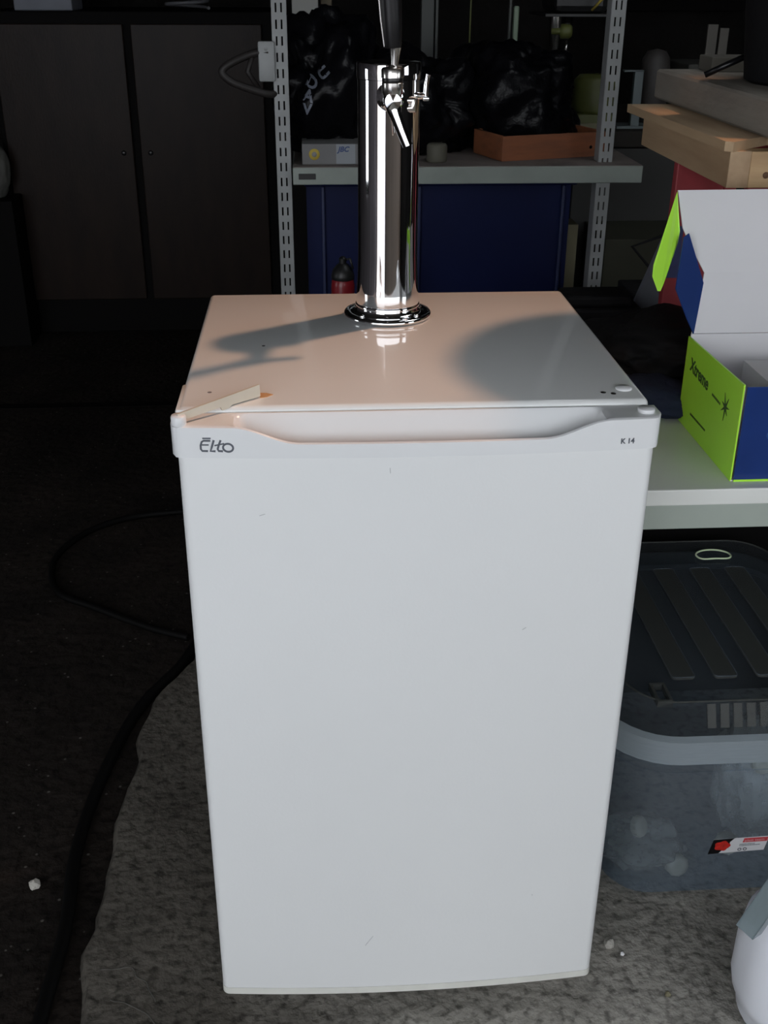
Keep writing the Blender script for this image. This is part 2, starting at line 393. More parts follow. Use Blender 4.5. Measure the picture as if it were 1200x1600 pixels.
# roof with a skylight and a small opening added for the sun patch on the plank
H2 = 1.75; ox, oy = 0.595*H2, 0.369*H2
holes = [(-0.36+ox, 0.44+ox, -0.06+oy, 0.56+oy), (0.335+ox, 0.435+ox, 0.70+oy, 0.83+oy)]
xs = sorted({XL-.2, XR+.2, *[h[0] for h in holes], *[h[1] for h in holes]}); ys = sorted({YF-.2, YB+.2, *[h[2] for h in holes], *[h[3] for h in holes]})
b = B()
for xa, xb in zip(xs, xs[1:]):
    for ya, yb in zip(ys, ys[1:]):
        cx, cy = (xa+xb)/2, (ya+yb)/2
        if any(h[0] < cx < h[1] and h[2] < cy < h[3] for h in holes): continue
        b.box(xa, xb, ya, yb, ZC, ZC+0.03)
struct('ceiling', b, m_roof)

# ============================================================ REFRIGERATOR
W2 = 0.248; H = 0.85
fr = thing('refrigerator', 'white undercounter refrigerator with curved door, standing in the centre on concrete', 'refrigerator', (0, 0.25, 0))
b = B(); b.box(-W2+0.001, W2-0.001, 0.046, 0.486, 0.025, 0.822, 0.004)
obj('cabinet_body', b, m_white, fr, 30)
b = B(); b.box(-W2, W2, 0.0425, 0.489, 0.818, H, 0.0065, seg=4)
b.box(-W2-0.0025, -W2+0.02, 0.043, 0.122, 0.820, H-0.0015, 0.003)
tp = obj('top_panel', b, m_white, fr, 30)
b = B(); b.lathe([(0.0, H-0.0005), (0.0022, H-0.0005), (0.0024, H+0.0002)], 12, Matrix.Translation((-0.218, 0.089, 0)))
obj('screw_hole', b, m_gasket, tp)
for x, y in ((0.204, 0.067), (0.214, 0.063), (-0.166, 0.249)):
    b = B(); b.lathe([(0.0, H+0.0004), (0.0028 if x > 0 else 0.002, H+0.0004), (0.0030 if x > 0 else 0.0022, H-0.001)], 14, Matrix.Translation((x, y, 0)))
    obj('screw_hole', b, m_black, tp)
b = B(); b.lathe([(0.0090, H-0.001), (0.0090, H+0.0010), (0.007, H+0.0024), (0.0, H+0.003)], 24, Matrix.Translation((0.229, 0.078, 0)))
obj('screw_cap', b, m_abs, tp)
b = B(); b.box(-W2+0.01, W2-0.01, 0.036, 0.046, 0.06, 0.83)
obj('door_gasket', b, m_gasket, fr)
for x in (-0.2, 0.2):
    for y in (0.09, 0.44):
        b = B(); b.lathe([(0.018, 0.0), (0.018, 0.008), (0.009, 0.01), (0.009, 0.03)], 16, Matrix.Translation((x, y, 0)))
        obj('foot', b, m_black, fr)

BUL = 0.010
def front_y(x, w): return -BUL*(1-(x/w)**2)
def outline(w, yb, rc=0.010, n=40):
    """plan of the door: flat back, rounded front corners, bowed front"""
    P = [(-w, yb), ]
    for k in range(7):
        a = math.pi+k/6*math.pi/2; P.append((-w+rc+rc*math.cos(a), rc+rc*math.sin(a)))
    for k in range(1, n):
        x = -w+rc+(2*w-2*rc)*k/n; P.append((x, front_y(x, w-rc)))
    for k in range(7):
        a = -math.pi/2+k/6*math.pi/2; P.append((w-rc+rc*math.cos(a), rc+rc*math.sin(a)))
    P.append((w, yb)); return P
b = B(); b.prism(outline(W2-0.002, 0.038), 0.052, 0.8125)
door = obj('door', b, m_door, fr, 40)
b = B(); b.prism(outline(W2-0.0015, 0.038), 0.0405, 0.0515)
obj('bottom_strip', b, mat('strip_off_white', (0.74, 0.74, 0.69), 0.4, var=0.05, scale=30), door, 40)
# header with scooped grip
b = B(); bm = b.bm; WH = W2+0.0035; NX, NY = 120, 18; ZT = 0.8465; YBK = 0.0385
def head_top(x, v):
    s = sstep(-0.190, -0.122, x)*(1-sstep(0.128, 0.196, x))
    e = sstep(-0.190, -0.178, x)*(1-sstep(0.184, 0.195, x))
    lip = ZT-0.0175*s
    back = ZT-0.001
    if v < 0.10: z = lip-0.0012*((0.10-v)/0.10)**2
    elif v < 0.93:
        t = (v-0.10)/0.83
        floor_ = lip+(back-lip)*t - 0.026*e*math.sin(math.pi*min(1, t**0.62))
        z = floor_
    else: z = back
    return z
grid = []
for i in range(NX+1):
    x = -WH+2*WH*i/NX
    rc = 0.012
    yf = front_y(x, WH-rc) if abs(x) < WH-rc else rc-math.sqrt(max(0, rc*rc-(abs(x)-(WH-rc))**2))
    row = [bm.verts.new((x, yf+0.0006*0, 0.8125))]
    for j in range(NY+1):
        v = j/NY; y = yf+(YBK-yf)*v
        z = head_top(x, v)
        if v == 0: z -= 0.0
        row.append(bm.verts.new((x, y, z)))
    row.append(bm.verts.new((x, YBK, 0.8125)))
    grid.append(row)
for i in range(NX):
    for j in range(len(grid[0])-1):
        bm.faces.new((grid[i][j], grid[i+1][j], grid[i+1][j+1], grid[i][j+1]))
bm.faces.new([r for r in grid[0]]); bm.faces.new([r for r in reversed(grid[-1])])
for i in range(NX): bm.faces.new((grid[i][0], grid[i][-1], grid[i+1][-1], grid[i+1][0]))
hd = obj('handle_strip', b, m_abs, door, 38)
b = B(); b.lathe([(0.0090, ZT-0.001), (0.0090, ZT+0.003), (0.0083, ZT+0.0037), (0.0, ZT+0.0039)], 24, Matrix.Translation((0.2375, 0.019, 0)))
obj('hinge_cap', b, m_abs, door)
# maker's lettering on the header, "Elto" with a bar over the E
yl = front_y(-0.205, WH)-0.0004
sl = BUL*2*0.205/(WH*WH)
Ml = frame((-0.2225, front_y(-0.2225, WH-0.012)-0.0003, 0.8195), (1, -sl, 0), (0, 0, 1))
b = B(); k = 0.0190/500; 
def P(*q): return [((x-200)*k*1.13, (500-y)*k*1.26) for x, y in q]
wdt = 0.0020
stroke(b, P((275, 190), (470, 190)), 0.0015, Ml)
stroke(b, P((460, 243), (300, 243), (255, 270), (225, 350), (225, 430), (255, 475), (390, 478)), wdt, Ml)
stroke(b, P((245, 338), (415, 338)), 0.0014, Ml)
stroke(b, P((540, 230), (490, 370), (450, 478), (565, 480)), wdt*1.1, Ml)
stroke(b, P((700, 230), (650, 340), (620, 430), (640, 475), (740, 480)), wdt*1.05, Ml)
stroke(b, P((550, 352), (660, 330), (780, 305)), 0.0014, Ml)
oo = [(865+115*math.cos(a*math.pi/12)-25*math.sin(a*math.pi/12)*-1, 400+90*math.sin(a*math.pi/12)-15*math.cos(a*math.pi/12)) for a in range(25)]
stroke(b, P(*oo), wdt, Ml)
lo = obj('maker_lettering', b, m_ink, door); lo['label'] = 'dark grey slanted lettering Elto'
Mk = frame((0.2075, front_y(0.2075, WH-0.012)-0.0003, 0.8195), (1, sl, 0), (0, 0, 1))
ko = obj('model_lettering', text_mesh('K 14', 0.0080, Mk, bold=0.00022, ext=0.0002, sx=0.95), m_ink, door); ko['label'] = 'small dark lettering K 14'
# small scuffs on the door skin
for (x0_, z0_, x1_, z1_) in ((-0.031, 0.801, -0.0305, 0.795), (-0.166, 0.748, -0.160, 0.750), (-0.058, 0.128, -0.048, 0.144), (0.118, 0.60, 0.122, 0.603), (0.155, 0.20, 0.156, 0.198)):
    b = B(); yy = front_y((x0_+x1_)/2, W2-0.012)-0.0002
    stroke(b, [(0, 0), ((x1_-x0_), (z1_-z0_))], 0.0006, frame((x0_, yy, z0_), (1, 0, 0), (0, 0, 1)), 0.0002)
    obj('scuff', b, mat('grey_scuff', (0.45, 0.46, 0.47), 0.6), door)
# loose strip lying askew over the left hinge
b = B()
A = Vector((-0.243, 0.006, 0.853)); Bq = Vector((-0.164, 0.070, 0.8565))
d = (Bq-A); L = d.length; Mh = frame(A, d, Vector((0, 0, 1)).cross(d))
pr = [(0.0, -0.0030), (L*0.50, -0.0025), (L*0.52, -0.0066), (L*0.60, -0.0066), (L*0.64, -0.0038), (L, -0.0045), (L, 0.0085), (L*0.6, 0.0070), (0.0, 0.0050)]
Mv = Mh @ Matrix.Rotation(math.radians(90), 4, 'X')
b.prism(pr, -0.0013, 0.0013, Mv)
hc = obj('hinge_strip', b, m_cream, fr, 30)
hc['label'] = 'loose yellowed plastic strip lying askew over the left hinge'
b = B(); b.lathe([(0.0068, 0.845), (0.0078, 0.847), (0.0078, 0.8545), (0.0068, 0.8562), (0.0, 0.8565)], 24, Matrix.Translation((-0.2425, 0.0075, 0)))
obj('hinge_cap', b, m_abs, hc)
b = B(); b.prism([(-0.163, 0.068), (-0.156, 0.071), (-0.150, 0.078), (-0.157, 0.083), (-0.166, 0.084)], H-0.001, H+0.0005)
o = obj('warm_light_patch', b, m_warm_patch, tp); o['label'] = 'small painted patch of orange light'  # reflected warm light painted as an orange patch by the strip's end

# ============================================================ BEER TAP TOWER
TX, TY = -0.008, 0.375
tw = thing('tap_tower', 'chrome draught beer tower with black tap handle standing on the white refrigerator', 'beer tap', (TX, TY, H))
T0 = Matrix.Translation((TX, TY, H))
b = B(); b.lathe([(0.055, 0.0), (0.0570, 0.0015), (0.0572, 0.0045), (0.0555, 0.0065), (0.050, 0.0075), (0.044, 0.0085), (0.0415, 0.011), (0.041, 0.016), (0.0, 0.017)], 72, T0)
obj('base_flange', b, m_chrome, tw, 50)
for k in range(4):
    a = math.pi/4+k*math.pi/2
    b = B(); b.lathe([(0.003, 0.007), (0.003, 0.0095), (0.002, 0.0105), (0, 0.0105)], 12, T0 @ Matrix.Translation((0.0495*math.cos(a), 0.0495*math.sin(a), 0)))
    obj('screw', b, m_chrome, tw)
b = B(); b.lathe([(0.0405, 0.012), (0.0418, 0.0135), (0.0418, 0.0175), (0.0408, 0.0185), (0.0412, 0.020), (0.0400, 0.035), (0.0388, 0.055), (0.0380, 0.078), (0.0378, 0.11), (0.0378, 0.290)], 96, T0)
obj('column', b, m_chrome, tw, 50)
b = B(); b.lathe([(0.0378, 0.2902), (0.0386, 0.2905), (0.0388, 0.2925), (0.0388, 0.3065), (0.038, 0.3085), (0.033, 0.3095), (0.0, 0.310)], 96, T0)
obj('cap', b, m_chrome, tw, 50)
# tap: axis leaves the tower towards the viewer, a little to the right
ang = math.radians(-91); ax = Vector((math.cos(ang), math.sin(ang), 0)); 
Mt = frame((TX+ax.x*0.034, TY+ax.y*0.034, H+0.273), ax.cross(Vector((0, 0, 1))), (0, 0, 1))   # local z = outwards? ensure
if (Mt.to_3x3() @ Vector((0, 0, 1))).dot(ax) < 0: Mt = Mt @ Matrix.Rotation(math.pi, 4, 'Y')
b = B(); b.lathe([(0.0165, 0.0), (0.0170, 0.003), (0.0165, 0.006), (0.0125, 0.009), (0.0115, 0.010), (0.0115, 0.018), (0.0135, 0.019), (0.0135, 0.025), (0.0105, 0.027), (0.0105, 0.052), (0.009, 0.058), (0.0, 0.060)], 40, Mt)
tap = obj('tap_body', b, m_chrome, tw, 40)
C0 = Mt @ Vector((0, 0, 0.047))
Tc = Matrix.Translation(C0)
b = B(); b.lathe([(0.0, 0.0), (0.010, 0.0), (0.0105, 0.006), (0.0118, 0.008), (0.0122, 0.016), (0.0122, 0.019), (0.0112, 0.020), (0.0104, 0.0205), (0.0104, 0.024), (0.0128, 0.0245), (0.0130, 0.033), (0.0115, 0.035), (0.005, 0.036), (0.004, 0.038)], 40, Tc)
obj('bonnet', b, m_nickel, tap, 40)
b = B(); b.lathe([(0.0118, 0.0198), (0.0120, 0.0202), (0.0120, 0.0242), (0.0118, 0.0246)], 40, Tc); obj('bonnet_seal', b, m_black, tap, 40)
b = B(); b.lathe([(0.0040, 0.034), (0.0045, 0.042), (0.0062, 0.053), (0.0070, 0.056), (0.0, 0.0562)], 32, Tc @ Matrix.Rotation(math.radians(3), 4, 'Y'))
lev = obj('lever_ferrule', b, m_nickel, tap, 40)
# spout hangs down, tilted towards the viewer and right
s0 = C0+Vector((0.000, -0.002, -0.004)); s1 = s0+Vector((0.004, -0.003, -0.012)); s2 = s0+Vector((0.0175, -0.008, -0.044))
b = B(); b.tube([s0, (s0+s1)/2, s1, (s1+s2)/2, s2], [0.0085, 0.0082, 0.0068, 0.0064, 0.0060], 20)
obj('spout', b, m_chrome, tap, 40)
# black handle
b = B(); h0 = C0+Vector((0.0, 0, 0.056)); 
Mh = Matrix.Translation(h0) @ Matrix.Rotation(math.radians(-4.0), 4, 'Y') @ Matrix.Rotation(math.radians(4), 4, 'X')
b.lathe([(0.0, 0), (0.0095, 0.0), (0.0105, 0.004), (0.0118, 0.03), (0.0140, 0.10), (0.0150, 0.14), (0.0140, 0.16), (0.008, 0.172), (0.0, 0.175)], 32, Mh)
obj('tap_handle', b, m_black, tap, 50)
b = B(); b.tube([Mh @ Vector((-0.0098, -0.004, 0.002)), Mh @ Vector((-0.0120, -0.004, 0.03)), Mh @ Vector((-0.0142, -0.004, 0.10)), Mh @ Vector((-0.0150, -0.004, 0.14))], 0.0011, 8)
o = obj('handle_edging', b, m_nickel, tap, 50); o['label'] = 'thin bright metal line along the left edge of the handle'
# flow lever on the right
b = B()
q0 = Vector((TX+0.031, TY-0.014, H+0.272)); 
b.tube([q0+Vector((-0.012, 0.004, 0)), q0+Vector((0.012, -0.004, 0))], 0.0042, 16)
b.box(q0.x+0.008, q0.x+0.0155, q0.y-0.012, q0.y+0.002, q0.z-0.005, q0.z-0.0005, 0.001)
b.tube([q0+Vector((0.0115, -0.004, -0.002)), q0+Vector((0.0120, -0.004, 0.012)), q0+Vector((0.0135, -0.004, 0.020)), q0+Vector((0.0145, -0.004, 0.024))], [0.0032, 0.0030, 0.0026, 0.0030], 14)
obj('flow_lever', b, m_chrome, tw, 40)
b = B(); b.tube([q0+Vector((-0.014, -0.012, -0.004)), q0+Vector((-0.004, -0.013, -0.004)), q0+Vector((-0.004, -0.013, -0.013)), q0+Vector((-0.014, -0.012, -0.013))], 0.006, 12)
obj('flow_lever_mount', b, m_nickel, tw, 40)

# ============================================================ LEFT: hose, loop, cabinet
hose = catmull([(-0.35, 1.00, -0.006), (-0.385, 0.856, -0.006), (-0.455, 0.70, -0.006), (-0.492, 0.50, -0.006), (-0.503, 0.32, -0.006), (-0.490, 0.176, -0.006), (-0.492, 0.052, -0.006), (-0.497, -0.1, -0.006), (-0.52, -0.5, -0.006), (-0.6, -1.2, -0.006)])
b = B(); b.tube(hose, 0.0105, 12); origin_base(tag(obj('rubber_hose', b, m_rubber), 'thick black rubber hose lying along the broken slab edge', 'hose'))
loop = catmull([(-0.36, 1.56, -0.008), (-0.458, 1.557, -0.008), (-0.593, 1.527, -0.008), (-0.692, 1.442, -0.008), (-0.736, 1.311, -0.008), (-0.698, 1.158, -0.008), (-0.599, 1.082, -0.008), (-0.476, 0.996, -0.008), (-0.385, 0.95, -0.008)])
b = B(); b.tube(loop, 0.008, 10); origin_base(tag(obj('cable', b, m_rubber), 'black cable curved in a loop on the dark floor left of the refrigerator', 'cable'))
def stone(c, r, name, label, seed, mt=m_stone, gz=0.0):
    b = B(); q = bmesh.ops.create_icosphere(b.bm, subdivisions=2, radius=1)
    for v in q['verts']:
        k = 1+0.35*noise.noise(v.co*1.5+Vector((seed, seed, 0)))
        v.co = Vector((c[0]+v.co.x*r[0]*k, c[1]+v.co.y*r[1]*k, max(gz, c[2]+v.co.z*r[2]*k)))
    return origin_base(tag(obj(name, b, mt), label, 'pebble'))
stone((-0.555, 0.262, -0.009), (0.009, 0.008, 0.009), 'pebble', 'pale round pebble alone on the dark floor at lower left', 1, gz=-0.016)
stone((0.297, 0.083, 0.006), (0.0075, 0.008, 0.009), 'pebble', 'grey angular pebble on the concrete just right of the refrigerator foot', 2)
stone((0.312, 0.067, 0.002), (0.003, 0.003, 0.003), 'pebble', 'tiny white chip beside the grey angular pebble', 3, m_lab)
stone((0.356, -0.005, 0.003), (0.004, 0.004, 0.004), 'pebble', 'small yellowish chip on the concrete near the bottom edge', 4, m_pale)

cb = thing('cupboard', 'dark brown two-door wooden cupboard standing at the back left', 'cupboard', (-0.73, 3.45, 0))
b = B(); b.box(-1.215, -0.21, 3.20, 3.75, -0.016, 1.13, 0.004); obj('carcass', b, m_cabf, cb)
for x0, x1 in ((-1.195, -0.745), (-0.718, -0.263)):
    b = B(); b.box(x0, x1, 3.18, 3.2, 0.118, 1.09, 0.003); dd = obj('door', b, m_cab, cb)
    hx = x1-0.035 if x0 < -1 else x0+0.035
    b = B(); b.lathe([(0.009, 0), (0.009, 0.004), (0.004, 0.006), (0.0, 0.006)], 16, frame((hx, 3.18, 0.66), (1, 0, 0), (0, 0, 1)) )
    obj('keyhole', b, m_black, dd)
# things on the cupboard
b = B(); b.box(-1.12, -0.92, 3.24, 3.44, 1.13, 1.21, 0.004); b.box(-1.13, -0.91, 3.23, 3.45, 1.21, 1.23, 0.004)
origin_base(tag(obj('storage_box', b, m_board), 'flat grey box on the left of the cupboard top', 'box'))
b = B(); pts = []
for k in range(40):
    a = k/40*2*math.pi*2.6; pts.append((-0.53+0.075*math.cos(a), 3.34+0.06*math.sin(a), 1.137+0.0016*k))
b.tube(pts, 0.006, 8)
origin_base(tag(obj('cord_coil', b, mat('grey_cord', (0.10, 0.10, 0.11), 0.6)), 'coiled grey cord on the right of the cupboard top', 'cord'))
# pale sack at the far left edge
b = crumple((-1.235, 3.10, 0.61), (0.055, 0.05, 0.095), 4, 0.15, 3, 4, floor_z=0.52)
b2 = b
o = origin_base(tag(obj('plastic_sack', b2, mat('pale_sack', (0.11, 0.11, 0.10), 0.6, var=0.3)), 'pale grey crumpled sack at the far left edge beside the cupboard', 'bag'))
b = B(); b.box(-1.5, -1.165, 3.02, 3.175, -0.016, 0.52, 0.003)
origin_base(tag(obj('crate', b, m_cabf), 'dark crate under the pale sack left of the cupboard', 'crate'))

# ============================================================ SHELVING RACK
rk = thing('shelving_rack', 'grey slotted-post steel shelving rack behind the refrigerator', 'shelving', (0.25, 1.75, 0))
def post(xl, y, flange_left, z1=1.75, ph=0.0):
    b = B(); wd = 0.031; t = 0.0015; pitch = 0.0335; sh = 0.019
    xs_ = [0, 0.0070, 0.0108, 0.0190, 0.0228, wd]
    for i in (0, 2, 4): b.box(xl+xs_[i], xl+xs_[i+1], y, y+t, 0, z1)
    z = ph
    while z < z1-0.02:
        for i in (1, 3): b.box(xl+xs_[i], xl+xs_[i+1], y, y+t, z+sh, min(z+pitch, z1))
        z += pitch
    x = xl if flange_left else xl
    b.box(xl-0.0012, xl+0.0006, y+t, y+0.042, 0, z1)
    b.box(xl+wd-0.0006, xl+wd+0.0012, y+t, y+0.012, 0, z1)
    return obj('post', b, m_galv, rk)
post(-0.180, 1.6, True, 1.75, 0.003); post(0.572, 1.6, True, 1.75, 0.010)
def board(z0, z1, x0=-0.144, x1=0.665):
    b = B(); b.box(x0, x1, 1.55, 2.05, z0, z1-0.001, 0.002); o = obj('shelf', b, m_shelf, rk)
    b = B(); b.box(x0+0.002, x1-0.002, 1.552, 2.048, z1-0.001, z1+0.0005); obj('dust', b, m_shelf_top, o)
    return o
bd = board(0.818, 0.857); board(0.30, 0.335)
b = B(); b.box(-0.131, -0.092, 1.5485, 1.5505, 0.830, 0.843, 0.001); obj('dark_label', b, m_black, bd)
# bracket plate and rubber grip at the left post
b = B(); b.box(-0.213, -0.176, 1.592, 1.596, 1.035, 1.118, 0.004); b.lathe([(0.004, 0), (0.004, 0.002), (0, 0.003)], 12, frame((-0.196, 1.592, 1.102), (1, 0, 0), (0, 0, 1)))
obj('bracket_plate', b, m_galv, rk, 30)
b = B(); b.tube(catmull([(-0.19, 1.60, 1.095), (-0.225, 1.60, 1.092), (-0.268, 1.59, 1.076), (-0.293, 1.585, 1.058), (-0.278, 1.585, 1.038), (-0.24, 1.59, 1.022), (-0.19, 1.60, 1.008), (-0.165, 1.62, 1.015)], 6), 0.0085, 12)
b.tube([(-0.225, 1.60, 1.092), (-0.238, 1.6, 1.055), (-0.215, 1.6, 1.02)], 0.006, 8)
origin_base(tag(obj('handle_frame', b, mat('dark_grip', (0.022, 0.019, 0.018), 0.5, spec=0.3)), 'dark triangular tube handle sticking out left of the shelving post', 'handle'))

ZS = 0.8575
# black sacks
def bag(c, r, seed, label, nm='rubbish_bag', amp=0.28, g='black plastic bags on the metal shelf', fr=2.6):
    o = tag(obj(nm, crumple(c, r, seed, amp, fr, 5, floor_z=ZS), m_bag), label, 'bag', g); return origin_base(o)
bagA = bag((-0.055, 1.80, 0.99), (0.125, 0.15, 0.175), 1.3, 'large black plastic bag with white print, next to the left shelving post')
bag((0.165, 1.83, 0.95), (0.130, 0.15, 0.125), 2.1, 'low black plastic bag behind the chrome tower')
bag((0.42, 1.86, 0.955), (0.15, 0.14, 0.15), 5.2, 'black plastic bag behind the orange wooden tray')
b = B(); b.ball((0.305, 1.99, 1.045), (0.05, 0.05, 0.05), 3)
b.box(0.27, 0.34, 1.955, 2.025, ZS, 1.02, 0.01)
origin_base(tag(obj('black_canister', b, m_bag), 'black round-topped canister between two black bags on the shelf', 'canister'))
# print marks on the first bag: shrink small letter shapes on it
dg = bpy.context.evaluated_depsgraph_get()
def on_surface(o, bmx, name, mt, lift=0.001):
    tree = BVHTree.FromObject(o, dg); loc = o.location
    bmesh.ops.subdivide_edges(bmx, edges=bmx.edges[:], cuts=1)
    for v in bmx.verts:
        h = tree.ray_cast(Vector((v.co.x, 1.2, v.co.z))-loc, Vector((0, 1, 0)))
        if h[0] is not None: v.co.y = h[0].y+loc.y-lift-(0.0008 if v.co.y < 1.2 else 0)
    return obj(name, bmx, mt, o)
bpy.context.view_layer.update(); dg = bpy.context.evaluated_depsgraph_get()
m_print = mat('bag_print', (0.14, 0.155, 0.19), 0.4)
for chx, x, z, rot, sz in (('D', -0.112, 1.025, 62, 0.034), ('A', -0.118, 0.995, 75, 0.034), ('V', -0.118, 0.965, 85, 0.032), ('U', -0.085, 1.052, 40, 0.032)):
    Mx = Matrix.Translation((x, 1.2, z)) @ Matrix.Rotation(math.radians(90), 4, 'X') @ Matrix.Rotation(math.radians(rot-90), 4, 'Z')
    bmx = text_mesh(chx, sz, Mx, ext=0.0004, bold=0.0012)
    on_surface(bagA, bmx, 'printed_letter', m_print)
# carton with labels
ct = thing('carton', 'small grey carton with a yellow disc and blue lettering at the front of the shelf', 'box', (-0.06, 1.64, ZS))
b = B(); b.box(-0.122, 0.055, 1.585, 1.70, ZS, 0.903, 0.001); obj('carton_body', b, mat('grey_card', (0.15, 0.15, 0.15), 0.7, var=0.1), ct)
b = B(); b.lathe([(0.0125, 0), (0.0125, 0.0008), (0, 0.0009)], 24, frame((-0.094, 1.585, 0.880), (1, 0, 0), (0, 0, 1))); 
obj('yellow_disc', b, m_yel, ct)
b = B(); b.lathe([(0.006, 0), (0.006, 0.0013), (0, 0.0014)], 20, frame((-0.094, 1.585, 0.880), (1, 0, 0), (0, 0, 1)))
obj('disc_centre', b, mat('grey_card2', (0.25, 0.25, 0.24), 0.7), ct)
b = B(); b.box(-0.044, 0.0, 1.5840, 1.5855, 0.859, 0.902); obj('label', b, mat('pale_label', (0.24, 0.26, 0.28), 0.6), ct)
obj('label_lettering', text_mesh('JBC', 0.016, Matrix.Translation((-0.040, 1.5835, 0.886)) @ Matrix.Rotation(math.radians(90), 4, 'X'), shear=0.3, ext=0.0004, bold=0.0005), mat('blue_ink', (0.03, 0.06, 0.16), 0.6), ct)
# pale roll
b = B(); b.lathe([(0.008, 0), (0.022, 0.0), (0.024, 0.004), (0.024, 0.036), (0.020, 0.041), (0.008, 0.041)], 28, Matrix.Translation((0.192, 1.62, ZS)))
origin_base(tag(obj('tape_roll', b, mat('pale_tape', (0.09, 0.085, 0.065), 0.7, var=0.1)), 'pale roll of tape on the shelf just right of the chrome tower', 'tape'))
# orange-brown wooden tray, turned a little
ty = thing('wooden_tray', 'open orange-brown wooden tray at the right end of the metal shelf', 'tray', (0.47, 1.72, ZS))
p0 = Vector((0.345, 1.615, ZS)); p1 = Vector((0.612, 1.70, ZS)); Lx = (p1-p0).length
Mw = frame(p0, (p1-p0), (-(p1-p0).y, (p1-p0).x, 0)); D_ = 0.155; hh = 0.056; t = 0.009
for nm, a in (('front_board', (0, Lx, 0, t)), ('rear_board', (0, Lx, D_-t, D_)), ('end_board', (0, t, t, D_-t)), ('end_board', (Lx-t, Lx, t, D_-t))):
    b = B(); b.box(*a, 0, hh, 0.0008, Mw); obj(nm, b, m_tray, ty)
b = B(); b.box(t, Lx-t, t, D_-t, 0.001, 0.006, 0, Mw); obj('base_board', b, m_tray, ty)
b = B(); b.lathe([(0.004, 0), (0.004, 0.0006), (0, 0.0008)], 12, Mw @ Matrix.Translation((Lx*0.85, 0, 0.022)) @ Matrix.Rotation(math.radians(90), 4, 'X')); obj('knot', b, m_cabf, ty)

# blue crate under the shelf
bc = thing('storage_bin', 'large navy blue plastic bin standing under the metal shelf', 'bin', (0.22, 1.85, 0))
b = B(); b.prism([(-0.115, 1.70), (0.535, 1.70), (0.55, 1.98), (-0.115, 1.98)], 0.336, 0.79); obj('bin_body', b, m_navy, bc)
b = B(); b.box(-0.120, 0.548, 1.69, 1.985, 0.790, 0.806, 0.004); obj('rim', b, m_navy, bc)
for x in (-0.075, 0.16, 0.515):
    b = B(); b.box(x-0.004, x+0.004, 1.688, 1.702, 0.34, 0.79, 0.002); obj('rib', b, mat('navy_rib', (0.010, 0.018, 0.07), 0.45), bc)
# fire extinguisher seen behind the fridge
b = B(); b.box(-0.12, 0.06, 1.28, 1.46, 0, 0.37, 0.003); origin_base(tag(obj('low_crate', b, m_slab), 'low wooden crate behind the refrigerator under the red cylinder', 'crate'))
ex = thing('gas_cylinder', 'small red cylinder with a dark valve behind the refrigerator, left of the tower', 'cylinder', (-0.038, 1.37, 0.37))
Te = Matrix.Translation((-0.038, 1.37, 0.37))
b = B(); b.lathe([(0.024, 0), (0.026, 0.004), (0.026, 0.262), (0.024, 0.275), (0.022, 0.278)], 32, Te); obj('cylinder_body', b, mat('red_lacquer', (0.22, 0.012, 0.018), 0.3), ex, 40)
b = B(); b.lathe([(0.024, 0.276), (0.0255, 0.279), (0.0255, 0.285), (0.022, 0.297), (0.013, 0.308), (0.008, 0.311), (0.008, 0.322), (0.004, 0.326), (0, 0.326)], 32, Te)
obj('valve', b, m_dkmetal, ex, 40)
b = B(); b.tube([Te @ Vector((0.004, 0, 0.318)), Te @ Vector((0.016, -0.006, 0.322)), Te @ Vector((0.022, -0.008, 0.300))], 0.003, 8); obj('valve_lever', b, m_dkmetal, ex)

# ============================================================ FAR BACKGROUND (bench by the back wall)
wb = thing('back_workbench', 'dark workbench against the back wall behind the shelving', 'workbench', (0.7, 2.6, 0))
b = B(); b.box(-0.20, 1.9, 2.25, 3.0, 0.80, 0.845, 0.003); obj('bench_top', b, mat('oily_bench_top', (0.03, 0.027, 0.024), 0.7, spec=0.15, var=0.2), wb)
for x in (-0.15, 1.85):
    for y in (2.3, 2.95):
        b = B(); b.box(x-0.035, x+0.035, y-0.035, y+0.035, 0, 0.80); obj('leg', b, m_cabf, wb)
b = B(); b.box(-0.15, 0.98, 2.9, 2.92, 0.15, 0.80); obj('rear_panel', b, m_cabf, wb)
ZB = 0.845
def solo(name, b, mt, label, cat, group=None, sm=None): return origin_base(tag(obj(name, b, mt, smooth_angle=sm), label, cat, group))
b = B(); b.box(-0.145, -0.070, 2.40, 2.48, ZB, 1.30, 0.003); solo('tall_carton', b, mat('pale_card', (0.30, 0.30, 0.28), 0.7), 'tall pale carton behind the large black bag at the top edge', 'box')
b = B(); b.box(-0.062, -0.030, 2.46, 2.50, ZB, 1.32, 0.002); solo('wooden_batten', b, mat('dull_batten', (0.10, 0.08, 0.05), 0.7), 'dull brown batten right of the tall pale carton', 'batten')
b = B(); b.box(0.225, 0.262, 2.40, 2.43, ZB, 1.40, 0.002); b.box(0.266, 0.274, 2.40, 2.43, ZB, 1.40, 0.001)
solo('metal_profile', b, mat('dull_profile', (0.06, 0.065, 0.062), 0.5, 0.2, var=0.1), 'grey upright metal profile right of the tap handle', 'metal profile')
b = B(); b.tube([(0.372, 2.45, ZB), (0.375, 2.45, 1.45)], 0.0025, 8); solo('thin_rod', b, m_olive, 'thin upright rod in the dark between grey profile and pale green strip', 'rod')
b = B(); b.tube([(0.484, 2.42, ZB), (0.487, 2.42, 1.45)], 0.005, 8); solo('thin_rod', b, mat('dull_rod', (0.06, 0.065, 0.06), 0.5), 'thin upright rod touching the pale green strip', 'rod')
b = B(); b.box(0.493, 0.508, 2.40, 2.42, ZB, 1.170, 0.004); solo('enamel_strip', b, mat('pale_green_strip', (0.17, 0.23, 0.16), 0.4), 'pale green upright strip with rounded top near the top edge', 'strip')
